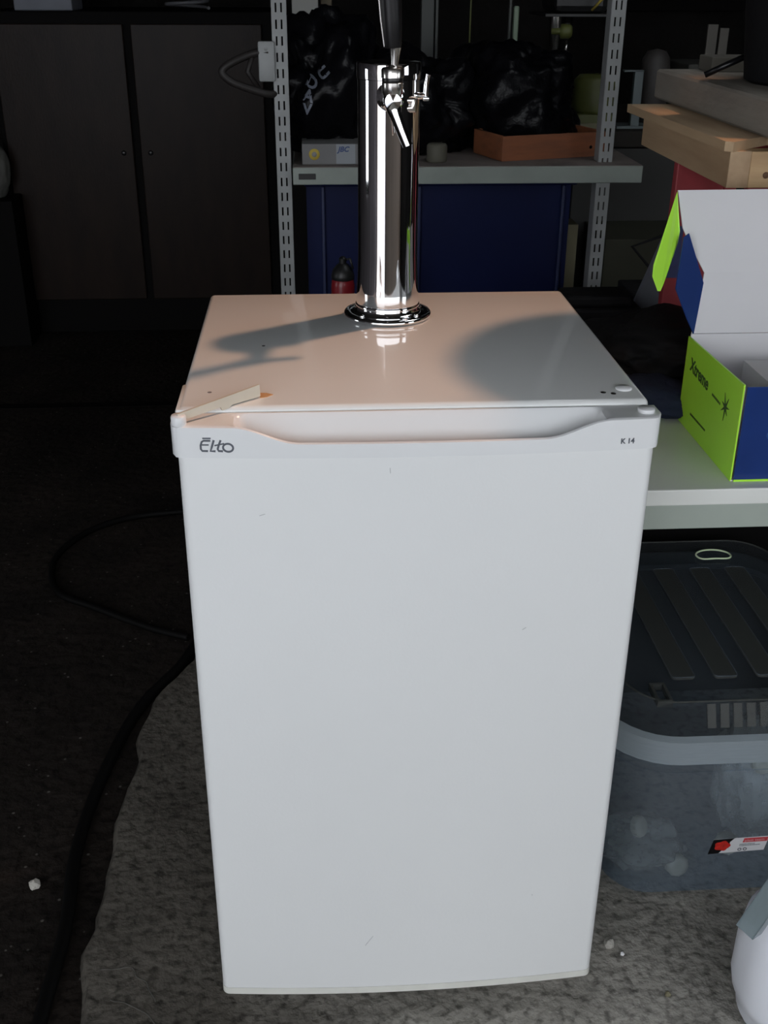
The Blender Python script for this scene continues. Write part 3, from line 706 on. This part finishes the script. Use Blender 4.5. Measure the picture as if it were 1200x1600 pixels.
# pillar drill
dr = thing('pillar_drill', 'dark pillar drill with olive knob left of the right shelving post', 'drill press', (0.68, 2.55, ZB))
b = B(); b.box(0.56, 0.80, 2.40, 2.68, ZB, 0.875, 0.006); obj('drill_base', b, m_dkmetal, dr)
b = B(); b.tube([(0.66, 2.60, 0.87), (0.66, 2.60, 1.45)], 0.020, 20); obj('column', b, m_nickel, dr)
b = B(); b.box(0.57, 0.745, 2.42, 2.58, 0.935, 0.955, 0.004); obj('table', b, m_dkmetal, dr)
b = B(); b.box(0.585, 0.80, 2.40, 2.66, 1.142, 1.150, 0.001); b.box(0.62, 0.78, 2.44, 2.66, 1.15, 1.40, 0.02); obj('drill_head', b, m_dkmetal, dr)
b = B(); b.lathe([(0.0, 0), (0.016, 0.0), (0.020, 0.006), (0.020, 0.030), (0.010, 0.034), (0.0085, 0.036), (0.0085, 0.058), (0.0, 0.060)], 24, frame((0.668, 2.42, 1.103), (0, 0, 1), (0, 1, 0)))
obj('knob', b, m_olive, dr)
b = B(); b.tube([(0.66, 2.44, 1.08), (0.66, 2.44, 1.14)], 0.014, 16); b.tube([(0.66, 2.44, 1.00), (0.66, 2.44, 1.08)], 0.006, 12); obj('chuck', b, m_nickel, dr)
b = B(); b.tube([(0.72, 2.40, 1.16), (0.735, 2.37, 1.185), (0.75, 2.36, 1.20)], 0.004, 8); obj('feed_lever', b, m_yel, dr)
b = B(); b.lathe([(0.0, 0), (0.06, 0), (0.063, 0.01), (0.06, 0.09), (0.045, 0.105), (0, 0.108)], 28, Matrix.Translation((0.735, 2.36, 0.885)))
b.box(0.68, 0.79, 2.30, 2.42, ZB, 0.886, 0.004)
solo('paint_tin', b, m_olive, 'dull olive green round tin on the back bench just left of the right post', 'tin')
b = B(); b.box(0.56, 0.74, 2.29, 2.305, ZB, 0.862, 0.001); solo('wooden_batten', b, mat('dull_batten2', (0.20, 0.19, 0.12), 0.7), 'pale batten lying at the front of the back bench', 'batten')
b = B(); b.lathe([(0.04, 0), (0.043, 0.004), (0.043, 0.16), (0.040, 0.185), (0.028, 0.205), (0.0, 0.212)], 32, Matrix.Translation((0.93, 2.42, ZB)))
solo('grey_canister', b, mat('dull_grey_metal', (0.05, 0.045, 0.043), 0.55, var=0.15), 'dull grey canister with domed top right of the right shelving post', 'canister')
b = B(); b.box(0.842, 0.868, 2.32, 2.34, ZB, 1.005, 0.002); b.box(0.81, 0.868, 2.32, 2.34, 1.000, 1.005, 0.001); b.box(0.80, 0.90, 2.31, 2.40, ZB-0.0, 0.852)
solo('metal_bracket', b, mat('pale_bracket', (0.12, 0.15, 0.155), 0.45), 'pale bluish metal bracket between the right post and grey canister', 'bracket')
b = B(); b.box(1.00, 1.22, 2.33, 2.55, ZB, 1.02, 0.004); solo('dark_case', b, mat('dull_case', (0.045, 0.045, 0.038), 0.7, var=0.2), 'dull grey-brown case on the back bench behind the timber slab', 'case')
for x0, x1, dz, lb in ((1.055, 1.085, 0, 'left one of two pale upright tiles on the dull case'), (1.092, 1.118, -0.01, 'right one of two pale upright tiles on the dull case')):
    b = B(); b.box(x0, x1, 2.36, 2.37, 1.02, 1.125+dz, 0.001); solo('upright_tile', b, mat('pale_tile', (0.10, 0.092, 0.08), 0.6, var=0.1), lb, 'tile', 'upright tiles on the case')
b = B(); b.box(0.95, 1.7, 3.80, 3.88, 1.12, 1.16, 0.002); struct('trim_2', b, m_cabf)

# clutter under the shelf, right
b = B(); b.box(0.70, 1.02, 1.95, 2.20, 0, 0.60, 0.003); solo('cardboard_box', b, mat('olive_card', (0.035, 0.035, 0.022), 0.8, var=0.15), 'drab olive cardboard box on the floor behind the right post', 'box')
b = B(); b.box(0.66, 1.0, 2.22, 2.235, 0, 0.80, 0.003); solo('leaning_sheet', b, mat('dark_sheet', (0.05, 0.05, 0.048), 0.8), 'dark sheet standing behind the drab olive box', 'sheet')
for k, (x0, y0, x1, y1, z1, lb) in enumerate(((0.62, 1.45, 0.88, 1.62, 0.74, 'lowest black rod leaning behind the red leg'), (0.58, 1.50, 0.92, 1.72, 0.80, 'upper black rod leaning behind the red leg'))):
    b = B(); b.tube([(x0, y0, 0.0), (x0+0.02, y0+.02, 0.08), (x1, y1, z1)], 0.010, 8); solo('leaning_rod', b, m_blackm, lb, 'rod', 'black rods leaning right of the shelving')
b = B(); b.tube([(0.69, 1.36, 0.62), (0.62, 1.42, 0.70), (0.72, 1.42, 0.735), (0.83, 1.44, 0.765)], 0.004, 6)
b.box(0.60, 0.80, 1.30, 1.44, 0, 0.62, 0.004)
solo('black_crate', b, m_blackm, 'black crate with a thin bent wire behind the red leg', 'crate')
b = B(); b.box(0.565, 0.60, 1.86, 1.94, 0.336, 0.66, 0.002)
solo('wood_offcut', b, m_pale, 'pale wood offcut between the navy bin and right post', 'offcut')

# ============================================================ RIGHT WORKBENCH
wk = thing('red_workbench', 'workbench with plywood top on red legs at the right edge', 'workbench', (0.85, 0.73, 0))
ZP = 1.05
b = B(); b.prism([(0.452, 0.970), (0.461, 0.500), (0.470, 0.491), (0.541, 0.554), (0.62, 0.560), (1.30, 0.560), (1.30, 0.970)], ZP-0.013, ZP); obj('plywood_top', b, m_wood, wk)
b = B(); b.box(0.470, 0.500, 0.498, 0.925, ZP-0.062, ZP-0.013, 0.001); obj('side_rail', b, m_wood, wk)
b = B(); b.box(0.500, 1.29, 0.498, 0.530, ZP-0.062, ZP-0.0135, 0.001); fb = obj('front_rail', b, m_woodx, wk)
b = B(); b.lathe([(0.0045, 0), (0.0045, 0.0006), (0, 0.0008)], 16, frame((0.524, 0.498, ZP-0.045), (1, 0, 0), (0, 0, 1))); obj('knot', b, mat('knot_brown', (0.12, 0.06, 0.03), 0.7), fb)
for x0, x1, y0, y1 in ((0.480, 0.560, 0.745, 0.765), (0.560, 0.580, 0.742, 0.765), (0.60, 0.68, 0.745, 0.765), (1.20, 1.28, 0.745, 0.765)):
    b = B(); b.box(x0, x1, y0, y1, 0, ZP-0.0135, 0.002); lg = obj('leg', b, m_red, wk)
    if x0 == 0.480:
        b = B(); b.box(x0-0.0006, x0+0.022, y0-0.0008, y0+0.01, 0.80, 0.885, 0.0003); q = obj('paint_smear', b, mat('blue_smear', (0.05, 0.06, 0.16), 0.6, var=0.3, scale=30), lg); q['label'] = 'blue paint smear on the red leg'
b = B(); b.box(0.526, 0.86, 0.40, 1.070, ZP, ZP+0.050, 0.004, seg=1)
for v in b.bm.verts: v.co += Vector((0.003*noise.noise(v.co*9), 0.003*noise.noise(v.co*7), 0))
solo('timber_slab', b, m_slab, 'thick weathered timber slab lying on the plywood bench', 'slab')
# lighter strip on the slab's back half
b = B(); b.box(0.60, 0.80, 0.99, 1.06, 1.10, 1.125, 0.002); solo('stone_strip', b, mat('grey_strip', (0.13, 0.12, 0.10), 0.85, var=0.2), 'grey strip lying at the back of the timber slab', 'strip')
b = B(); b.lathe([(0.12, 0.0), (0.130, 0.005), (0.150, 0.18), (0.158, 0.20), (0.158, 0.225), (0.150, 0.226), (0.140, 0.19), (0.115, 0.012), (0, 0.012)], 48, Matrix.Translation((0.715, 0.77, 1.10)))
solo('black_bucket', b, m_blackm, 'black bucket standing on the timber slab at the upper right corner', 'bucket', sm=40)
# black wedge in front of the bucket
b = B(); b.tube([(0.545, 0.86, 1.106), (0.60, 0.84, 1.135)], 0.005, 8); solo('black_pen', b, m_black, 'short black rod on the timber slab left of the bucket', 'rod')

# unseen hanging shade, added above the bench to throw the round shadow
pl = thing('shadow_caster', 'added unseen black tin shade above the workbench, casting the round shadow', 'shadow caster', (0.613, 0.381, 1.43))
b = B(); b.lathe([(0.208, 0.0), (0.212, 0.002), (0.205, 0.02), (0.14, 0.07), (0.06, 0.11), (0.03, 0.13), (0.03, 0.17), (0.0, 0.175)], 64, Matrix.Translation((0.613, 0.381, 1.43)), cap=False)
obj('caster_shade', b, m_tin, pl, 40)
b = B(); b.tube([(0.613, 0.381, 1.60), (0.613, 0.381, ZC)], 0.004, 8); obj('cord', b, m_black, pl)
b = B(); b.ball((0.613, 0.381, 1.49), 0.03, 3); obj('caster_bulb', b, m_lab, pl)

# grey-blue board by the leg
b = B(); b.prism([(0.478, 0), (0.56, 0), (0.545, 0.82), (0.520, 0.84), (0.478, 0.72)], 0, 0.012, frame((0, 0.90, 0), (1, 0, 0), (0, 0, 1)))
solo('leaning_board', b, m_board, 'blue-grey board standing behind the red leg', 'board')

# ============================================================ WHITE TABLE, BOX AND CLUTTER
tb = thing('white_table', 'white table with grey-green rail right of the refrigerator', 'table', (0.8, 0.43, 0))
ZT2 = 0.70
b = B(); b.box(0.262, 1.35, 0.133, 0.735, ZT2-0.021, ZT2, 0.0015); obj('table_top', b, m_wtable, tb)
b = B(); b.box(0.285, 1.34, 0.140, 0.165, ZT2-0.056, ZT2-0.021, 0.001); obj('front_rail', b, m_rail, tb)
b = B(); b.box(0.285, 1.34, 0.70, 0.725, ZT2-0.056, ZT2-0.021, 0.001); obj('rear_rail', b, m_rail, tb)
b = B(); b.box(0.285, 1.34, 0.690, 0.699, 0.0, ZT2-0.022, 0.001); obj('rear_panel', b, m_cabf, tb)
for x, y in ((0.27, 0.715), (1.32, 0.16), (1.32, 0.715)):
    b = B(); b.box(x, x+0.03, y-0.015, y+0.015, 0, ZT2-0.021, 0.001); obj('leg', b, m_rail, tb)
b = B(); b.box(0.265, 0.283, 0.22, 0.24, 0, ZT2-0.021, 0.001); obj('leg', b, m_rail, tb)

bx = thing('cardboard_box', 'open lime green and blue cardboard box with white inside on the white table', 'box', (0.55, 0.25, ZT2))
x0, x1, y0, y1, z0, z1 = 0.397, 0.72, 0.155, 0.362, ZT2, 0.822
b = B(); b.plate([(x0, y0, z0), (x0, y1, z0), (x0, y1, z1-0.003), (x0, y0+0.002, z1+0.001)], 0.002); gp = obj('green_panel', b, m_green, bx)
b = B(); b.box(x0+0.001, x0+0.002, y0+0.003, y1-0.003, z0+0.002, z1-0.004); obj('inner_liner', b, m_card, bx)
b = B(); b.box(x0+0.003, x1, y0-0.001, y0+0.001, z0, z1-0.001); blp = obj('blue_panel', b, m_blue, bx)
b = B(); b.box(x0+0.004, x1, y0+0.0015, y0+0.0025, z0+0.002, z1-0.002); obj('inner_liner', b, m_card, bx)
b = B(); b.box(x0+0.003, x1, y0-0.0018, y0+0.001, z0, z0+0.0025); obj('green_edge', b, m_green, bx)
b = B(); b.lathe([(0.006, 0), (0.006, 0.0002), (0, 0.0003)], 20, frame((0.438, y0-0.0010, 0.760), (1, 0, 0), (0, 0, 1))); obj('printed_disc', b, mat('dull_cyan_print', (0.02, 0.08, 0.28), 0.3), blp)
b = B(); b.lathe([(0.007, 0), (0.007, 0.0002), (0, 0.0003)], 20, frame((0.460, y0-0.0010, 0.752), (1, 0, 0), (0, 0, 1))); obj('printed_disc', b, m_cyan, blp)
b = B(); b.box(x0+0.002, x1, y1-0.001, y1+0.001, z0, z1); obj('rear_panel', b, m_card, bx)
b = B(); b.box(x1-0.001, x1+0.001, y0, y1, z0, z1); obj('side_panel', b, m_green, bx)
b = B(); b.box(x0, x1, y0, y1, z0, z0+0.0015); obj('base_panel', b, m_card, bx)
# cut-out card insert
b = B(); b.box(x0+0.055, x1-0.01, y0+0.012, y1-0.06, z0+0.002, z1-0.018); obj('card_insert', b, m_card, bx)
# raised lid in two panels, leaning back
h0a, h0b = (0.400, 0.364, 0.822), (0.72, 0.364, 0.822)
k0, k1 = (0.414, 0.385, 0.8985), (0.72, 0.385, 0.8985)
u0, u1 = (0.3715, 0.405, 1.002), (0.72, 0.405, 1.004)
b = B(); b.plate([h0a, h0b, k1, k0], 0.002); lo_ = obj('lid_panel', b, m_card, bx)
b = B(); b.plate([k0, k1, u1, u0, (0.381, 0.396, 0.955), (0.394, 0.390, 0.93)], 0.002); up_ = obj('lid_panel', b, m_card, bx)
pa, pb, pc = Vector((0.413, 0.381, 0.886)), Vector((0.402, 0.362, 0.822)), Vector((0.368, 0.356, 0.885)); nn = (pb-pa).cross(pc-pa)
fl = [(0.413, 0.886), (0.402, 0.822), (0.388, 0.846), (0.368, 0.885), (0.376, 0.948), (0.384, 0.952), (0.396, 0.925)]
b = B(); b.plate([(x, pa.y-(nn.x*(x-pa.x)+nn.z*(z-pa.z))/nn.y, z) for x, z in fl], 0.0015)
q = obj('side_flap', b, m_blue, bx); q['label'] = 'blue folded side flap'
b = B(); b.plate([(0.3705, 0.4035, 1.001), (0.3765, 0.392, 0.952), (0.3750, 0.390, 0.938), (0.350, 0.352, 0.893), (0.345, 0.346, 0.885), (0.340, 0.343, 0.886), (0.331, 0.343, 0.905), (0.333, 0.350, 0.918)], 0.0015)
q = obj('side_flap', b, m_green, bx); q['label'] = 'lime green folded side flap'
# lettering on the green side (reads from back to front)
Mg = frame((x0-0.0012, y1-0.022, 0.780), (0, -1, -0.06), (0, 0, 1))
obj('lettering', text_mesh('Xtreme', 0.024, Mg, ext=0.0002, bold=0.0006, shear=0.0, sx=0.95), m_dgreen, gp)
Mg2 = frame((x0-0.0012, y1-0.112, 0.776), (0, -1, -0.06), (0, 0, 1))
obj('small_lettering', dashes(Mg2, [0.030], 0.004), m_dgreen, gp)
b = B()
for k in range(7):
    a = k*2*math.pi/7+0.3; r1 = 0.012+0.006*((k*3) % 4)/3
    c = Vector((y1-0.160, 0.778)); q_ = [(c.x+0.0035*math.cos(a-0.5), c.y+0.0035*math.sin(a-0.5)), (c.x+r1*math.cos(a), c.y+r1*math.sin(a)), (c.x+0.0035*math.cos(a+0.5), c.y+0.0035*math.sin(a+0.5)), c]
    b.plate([(x0-0.0014, yy, zz) for yy, zz in q_], 0.0005)
obj('splash_mark', b, m_dgreen, gp)
Mg3 = frame((x0-0.0012, y1-0.045, 0.724), (0, -1, 0), (0, 0, 1))
obj('small_lettering', dashes(Mg3, [0.060], 0.0035), m_dgreen, gp)

# black jacket heaped behind the box
o = tag(obj('black_jacket', crumple((0.425, 0.565, 0.738), (0.115, 0.115, 0.05), 3.3, 0.22, 2.5, 5, floor_z=ZT2+0.0005), m_blackm), 'black jacket heaped on the white table behind the green box', 'jacket'); origin_base(o)
b = B(); b.box(0.30, 0.465, 0.79, 0.88, 0, 0.735, 0.006); b.box(0.33, 0.45, 0.80, 0.87, 0.735, 0.755, 0.006)
solo('black_case', b, m_blackm, 'tall black case behind the refrigerator, left of the red leg', 'case')
# dark folder with brass coloured edge
fo = thing('dark_folder', 'dark folder with a brass-coloured edge beside the refrigerator top', 'folder', (0.33, 0.44, ZT2))
b = B(); b.prism([(0.275, 0.40), (0.362, 0.40), (0.385, 0.52), (0.375, 0.545), (0.30, 0.64), (0.275, 0.64)], ZT2+0.0005, 0.722); obj('cover', b, mat('dark_brown_card', (0.03, 0.024, 0.02), 0.6), fo)
b = B(); b.tube([(0.352, 0.40, 0.724), (0.376, 0.515, 0.724), (0.366, 0.545, 0.724), (0.325, 0.60, 0.724)], 0.003, 8); obj('edge_trim', b, mat('dull_brass', (0.18, 0.16, 0.08), 0.5), fo)
o = tag(obj('navy_cloth', crumple((0.372, 0.415, 0.712), (0.062, 0.058, 0.024), 6.1, 0.25, 2.5, 4, floor_z=0.7), m_navycloth), 'crumpled navy cloth between the refrigerator and the green box', 'cloth'); origin_base(o)

# ============================================================ CLEAR STORAGE TUB
tu = thing('storage_tub', 'clear plastic storage tub with lid under the white table', 'storage tub', (0.49, 0.40, 0))
def rrect(x0, x1, y0, y1, r, n=8):
    P_ = []
    for cx, cy, a0 in ((x1-r, y0+r, -90), (x1-r, y1-r, 0), (x0+r, y1-r, 90), (x0+r, y0+r, 180)):
        for k in range(n+1):
            a = math.radians(a0+90*k/n); P_.append((cx+r*math.cos(a), cy+r*math.sin(a)))
    return P_
def loft(b, secs, r0=0.06, close_top=False, close_bot=False):
    rings = []
    for (x0, x1, y0, y1, r, z) in secs:
        rings.append([b.bm.verts.new((x, y, z)) for x, y in rrect(x0, x1, y0, y1, r)])
    n = len(rings[0])
    for a, c in zip(rings, rings[1:]):
        for k in range(n):
            f = b.bm.faces.new((a[k], a[(k+1) % n], c[(k+1) % n], c[k])); f.smooth = True
    if close_bot: b.bm.faces.new(list(reversed(rings[0])))
    if close_top: b.bm.faces.new(rings[-1])
def S_(z, g, r=0.06): return (0.325-g, 0.665+g, 0.178-g, 0.630+g, r+g, z)
b = B(); loft(b, [S_(0.012, -0.020), S_(0.004, -0.006), S_(0.003, 0.0), S_(0.012, 0.008), S_(0.06, 0.012), S_(0.255, 0.026), S_(0.262, 0.036), S_(0.272, 0.037), S_(0.278, 0.030), S_(0.300, 0.031)], close_bot=True)
body = obj('tub_body', b, m_tub, tu, 50)
b = B(); loft(b, [S_(0.284, 0.038), S_(0.284, 0.044), S_(0.318, 0.042), S_(0.322, 0.034), S_(0.326, 0.026), S_(0.354, 0.012), S_(0.359, 0.006), S_(0.354, -0.004), S_(0.352, -0.05)], close_top=True)
lid = obj('lid', b, m_lid, tu, 50)
b = B(); loft(b, [S_(0.2845, 0.0385), S_(0.283, 0.0455), S_(0.3185, 0.0435), S_(0.3225, 0.034)], )
obj('lid_rim', b, clear_plastic('milky_rim', (0.7, 0.75, 0.8), 0.45, 0.3, (0.42, 0.48, 0.52)), lid, 50)
b = B(); pts = [(x, y, 0.3595) for x, y in rrect(*S_(0, 0.006)[:5], n=10)]
b.tube(pts, 0.0014, 6, closed=True); obj('lid_edge', b, m_rib, lid)
for cx in (0.408, 0.470, 0.532, 0.592):
    b = B(); b.prism(rrect(cx-0.017, cx+0.017, 0.232, 0.545, 0.006, 4), 0.3535, 0.3575); obj('rib', b, m_rib, lid, 40)
    b = B(); b.tube([(x, y, 0.3577) for x, y in rrect(cx-0.017, cx+0.017, 0.232, 0.545, 0.006, 4)], 0.0007, 5, closed=True); obj('rib_edge', b, m_tub, lid)
b = B(); b.box(0.352, 0.374, 0.172, 0.176, 0.352, 0.362); b.box(0.352, 0.374, 0.212, 0.216, 0.352, 0.362); b.box(0.352, 0.356, 0.176, 0.212, 0.352, 0.362); b.box(0.370, 0.374, 0.176, 0.212, 0.352, 0.362)
obj('latch_tab', b, m_rib, lid)
for k in range(6):
    x = 0.420+k*0.0185
    b = B(); b.prism([(0.153, 0.3285), (0.168, 0.358), (0.171, 0.356), (0.156, 0.326)], 0, 0.012, frame((x, 0, 0), (0, 1, 0), (0, 0, 1)))
    obj('grip_fin', b, m_rib, lid)
kid = []
for k in range(28):
    a = 2*math.pi*k/28; r_ = 1-0.42*max(0, math.cos(a+math.pi/2))**3
    kid.append((0.572+0.030*math.cos(a)*1.0, 0.588+0.020*math.sin(a)*r_-0.0, 0.3570))
b = B(); b.tube(kid, 0.0016, 8, closed=True); q = obj('finger_grip', b, mat('painted_highlight_rim', (0.80, 0.92, 0.62), 0.2), lid); q['label'] = 'kidney-shaped rim of the finger grip with its highlight painted in'  # greenish highlight on the clear rim is put into its colour
# sticker on the tub front
def tubpt(x, z): return (x, 0.178-0.0135-0.000075*(z-0.06)*1000*1.0-0.001, z)
Ms = frame((0.4555, 0.1625, 0.0905), (1, 0, 0.05), (0, -0.07, 1))
b = B(); b.prism([(0.004, 0.0), (0.084, 0.0), (0.089, 0.028), (0.006, 0.029)], 0, 0.0004, Ms)
st = obj('sticker', b, m_lab, body)
Ms_ = Ms @ Matrix.Translation((0, 0, 0.0005))
b = B(); b.prism([(0.0, 0.0), (0.016, 0.0), (0.022, 0.008), (0.030, 0.010), (0.031, 0.022), (0.037, 0.0288), (0.006, 0.029)], 0, 0.0002, Ms_); obj('sticker_black', b, m_black, body)
b = B(); b.prism([(0.020+(0.0115+0.0012*math.cos(5*a*math.pi/12))*math.cos(a*math.pi/12), 0.0155+(0.0095+0.0012*math.cos(5*a*math.pi/12))*math.sin(a*math.pi/12)) for a in range(24)], 0.0003, 0.0006, Ms_); obj('rose_print', b, m_rose, body)
b = B(); b.prism([(0.050, 0.019), (0.0865, 0.0185), (0.0875, 0.0265), (0.052, 0.0272)], 0, 0.0003, Ms_); obj('red_band', b, m_labr, body)
obj('band_lettering', text_mesh('plast team', 0.0072, Ms_ @ Matrix.Translation((0.0525, 0.0205, 0.0004)), ext=0.0001), mat('pink_ink', (0.75, 0.45, 0.47), 0.5), body)
obj('sticker_lettering', dashes(Ms_ @ Matrix.Translation((0.046, 0.0145, 0)), [0.022, 0.030], 0.0016), m_ink, body)
for x in (0.047, 0.055):
    b = B(); b.lathe([(0.0018, 0), (0.0030, 0), (0.0030, 0.0003), (0.0018, 0.0003)], 16, Ms_ @ Matrix.Translation((x, 0.0050, 0)), cap=False); obj('sticker_symbol', b, m_ink, body)
# what is inside: film bags and pale fittings
random.seed(11)
o = tag(obj('film_bag', crumple((0.378, 0.250, 0.040), (0.058, 0.05, 0.032), 8.2, 0.3, 3, 5, floor_z=0.014), m_film), 'rumpled clear film bag at the left inside the storage tub', 'bag', 'film bags inside the tub'); origin_base(o)
o = tag(obj('film_bag', crumple((0.575, 0.285, 0.14), (0.07, 0.06, 0.12), 9.4, 0.3, 3.5, 5, floor_z=0.014), m_film), 'tall clear film bag at the right inside the storage tub', 'bag', 'film bags inside the tub'); origin_base(o)
def fitting(c, r, rot, label):
    M = Matrix.Translation(c) @ Euler(rot).to_matrix().to_4x4()
    b = B(); b.lathe([(r*0.5, -r*0.5), (r*0.9, -r*0.5), (r, -r*0.4), (r, r*0.25), (r*0.86, r*0.35), (r*0.8, r*0.45), (r*0.3, r*0.5), (0, r*0.5)], 20, M)
    for k in range(10):
        a = k*math.pi/5; b.box(r*0.97*math.cos(a)-r*.08, r*0.97*math.cos(a)+r*.08, r*0.97*math.sin(a)-r*.08, r*0.97*math.sin(a)+r*.08, -r*0.4, r*0.2, 0, M)
    return solo('pipe_fitting', b, m_parts, label, 'fitting', 'pale pipe fittings inside the tub')
fitting((0.430, 0.205, 0.030), 0.017, (1.2, 0.2, 0), 'pale round fitting at the bottom of the tub, right of the left film bag')
fitting((0.365, 0.21, 0.105), 0.015, (0.9, 0.8, 0.3), 'pale fitting on top of the left film bag in the tub')
fitting((0.524, 0.185, 0.238), 0.016, (1.3, 0.2, 0), 'pale knurled fitting just under the lid at the right of the tub')
fitting((0.558, 0.185, 0.245), 0.015, (1.0, 0.5, 0.4), 'pale fitting under the lid beside the knurled one, cut by the picture edge')
fitting((0.500, 0.200, 0.075), 0.017, (0.8, -0.5, 0), 'pale fitting low in the tub, partly behind the sticker')
for k in range(3):
    pass

# ============================================================ JUG AND SQUARE TUBE
jg = thing('plastic_jug', 'milky white plastic jug with a red cap at the lower right corner', 'jug', (0.525, -0.045, 0))
b = B()
def SJ(z, g, r=0.062): return (0.436-g, 0.60+g, -0.115-g, 0.025+g, r, z)
loft(b, [SJ(0.006, -0.03), SJ(0.0, -0.02), SJ(0.001, -0.012), SJ(0.012, -0.004), SJ(0.030, -0.006), SJ(0.040, 0.003), SJ(0.06, 0.006), SJ(0.12, 0.006), SJ(0.165, 0.001), SJ(0.19, -0.010, 0.055), SJ(0.215, -0.035, 0.034), SJ(0.228, -0.05, 0.018)], close_bot=True, close_top=True)
obj('jug_body', b, m_jug, jg, 60)
Tj = Matrix.Translation((0.487, -0.045, 0))
b = B(); b.lathe([(0.017, 0.20), (0.017, 0.246), (0.0, 0.246)], 28, Tj); obj('jug_neck', b, m_jug, jg, 40)
b = B(); b.lathe([(0.020, 0.240), (0.0215, 0.242), (0.0215, 0.262), (0.020, 0.265), (0.0, 0.266)], 36, Tj); obj('cap', b, m_redcap, jg, 40)
b = B(); P0 = Vector((0.413, -0.075, 0.196)); P1 = Vector((0.470, -0.075, 0.330)); d = (P1-P0).normalized()
Mq = frame(P0, Vector((0.55, -0.75, -0.2)), d.cross(Vector((0.55, -0.75, -0.2))))
Mq = Mq if (Mq.to_3x3() @ Vector((0, 0, 1))).dot(d) > 0 else Mq @ Matrix.Rotation(math.pi, 4, 'X')
wq, tq, Lq = 0.0125, 0.0012, 0.17
b.box(-wq, wq, -wq, -wq+tq, 0, Lq, 0, Mq); b.box(-wq, wq, wq-tq, wq, 0, Lq, 0, Mq); b.box(-wq, -wq+tq, -wq, wq, 0, Lq, 0, Mq); b.box(wq-tq, wq, -wq, wq, 0, Lq, 0, Mq)
q = obj('square_spout', b, m_aclear, jg); q['label'] = 'grey translucent square tube slanting down to the left'
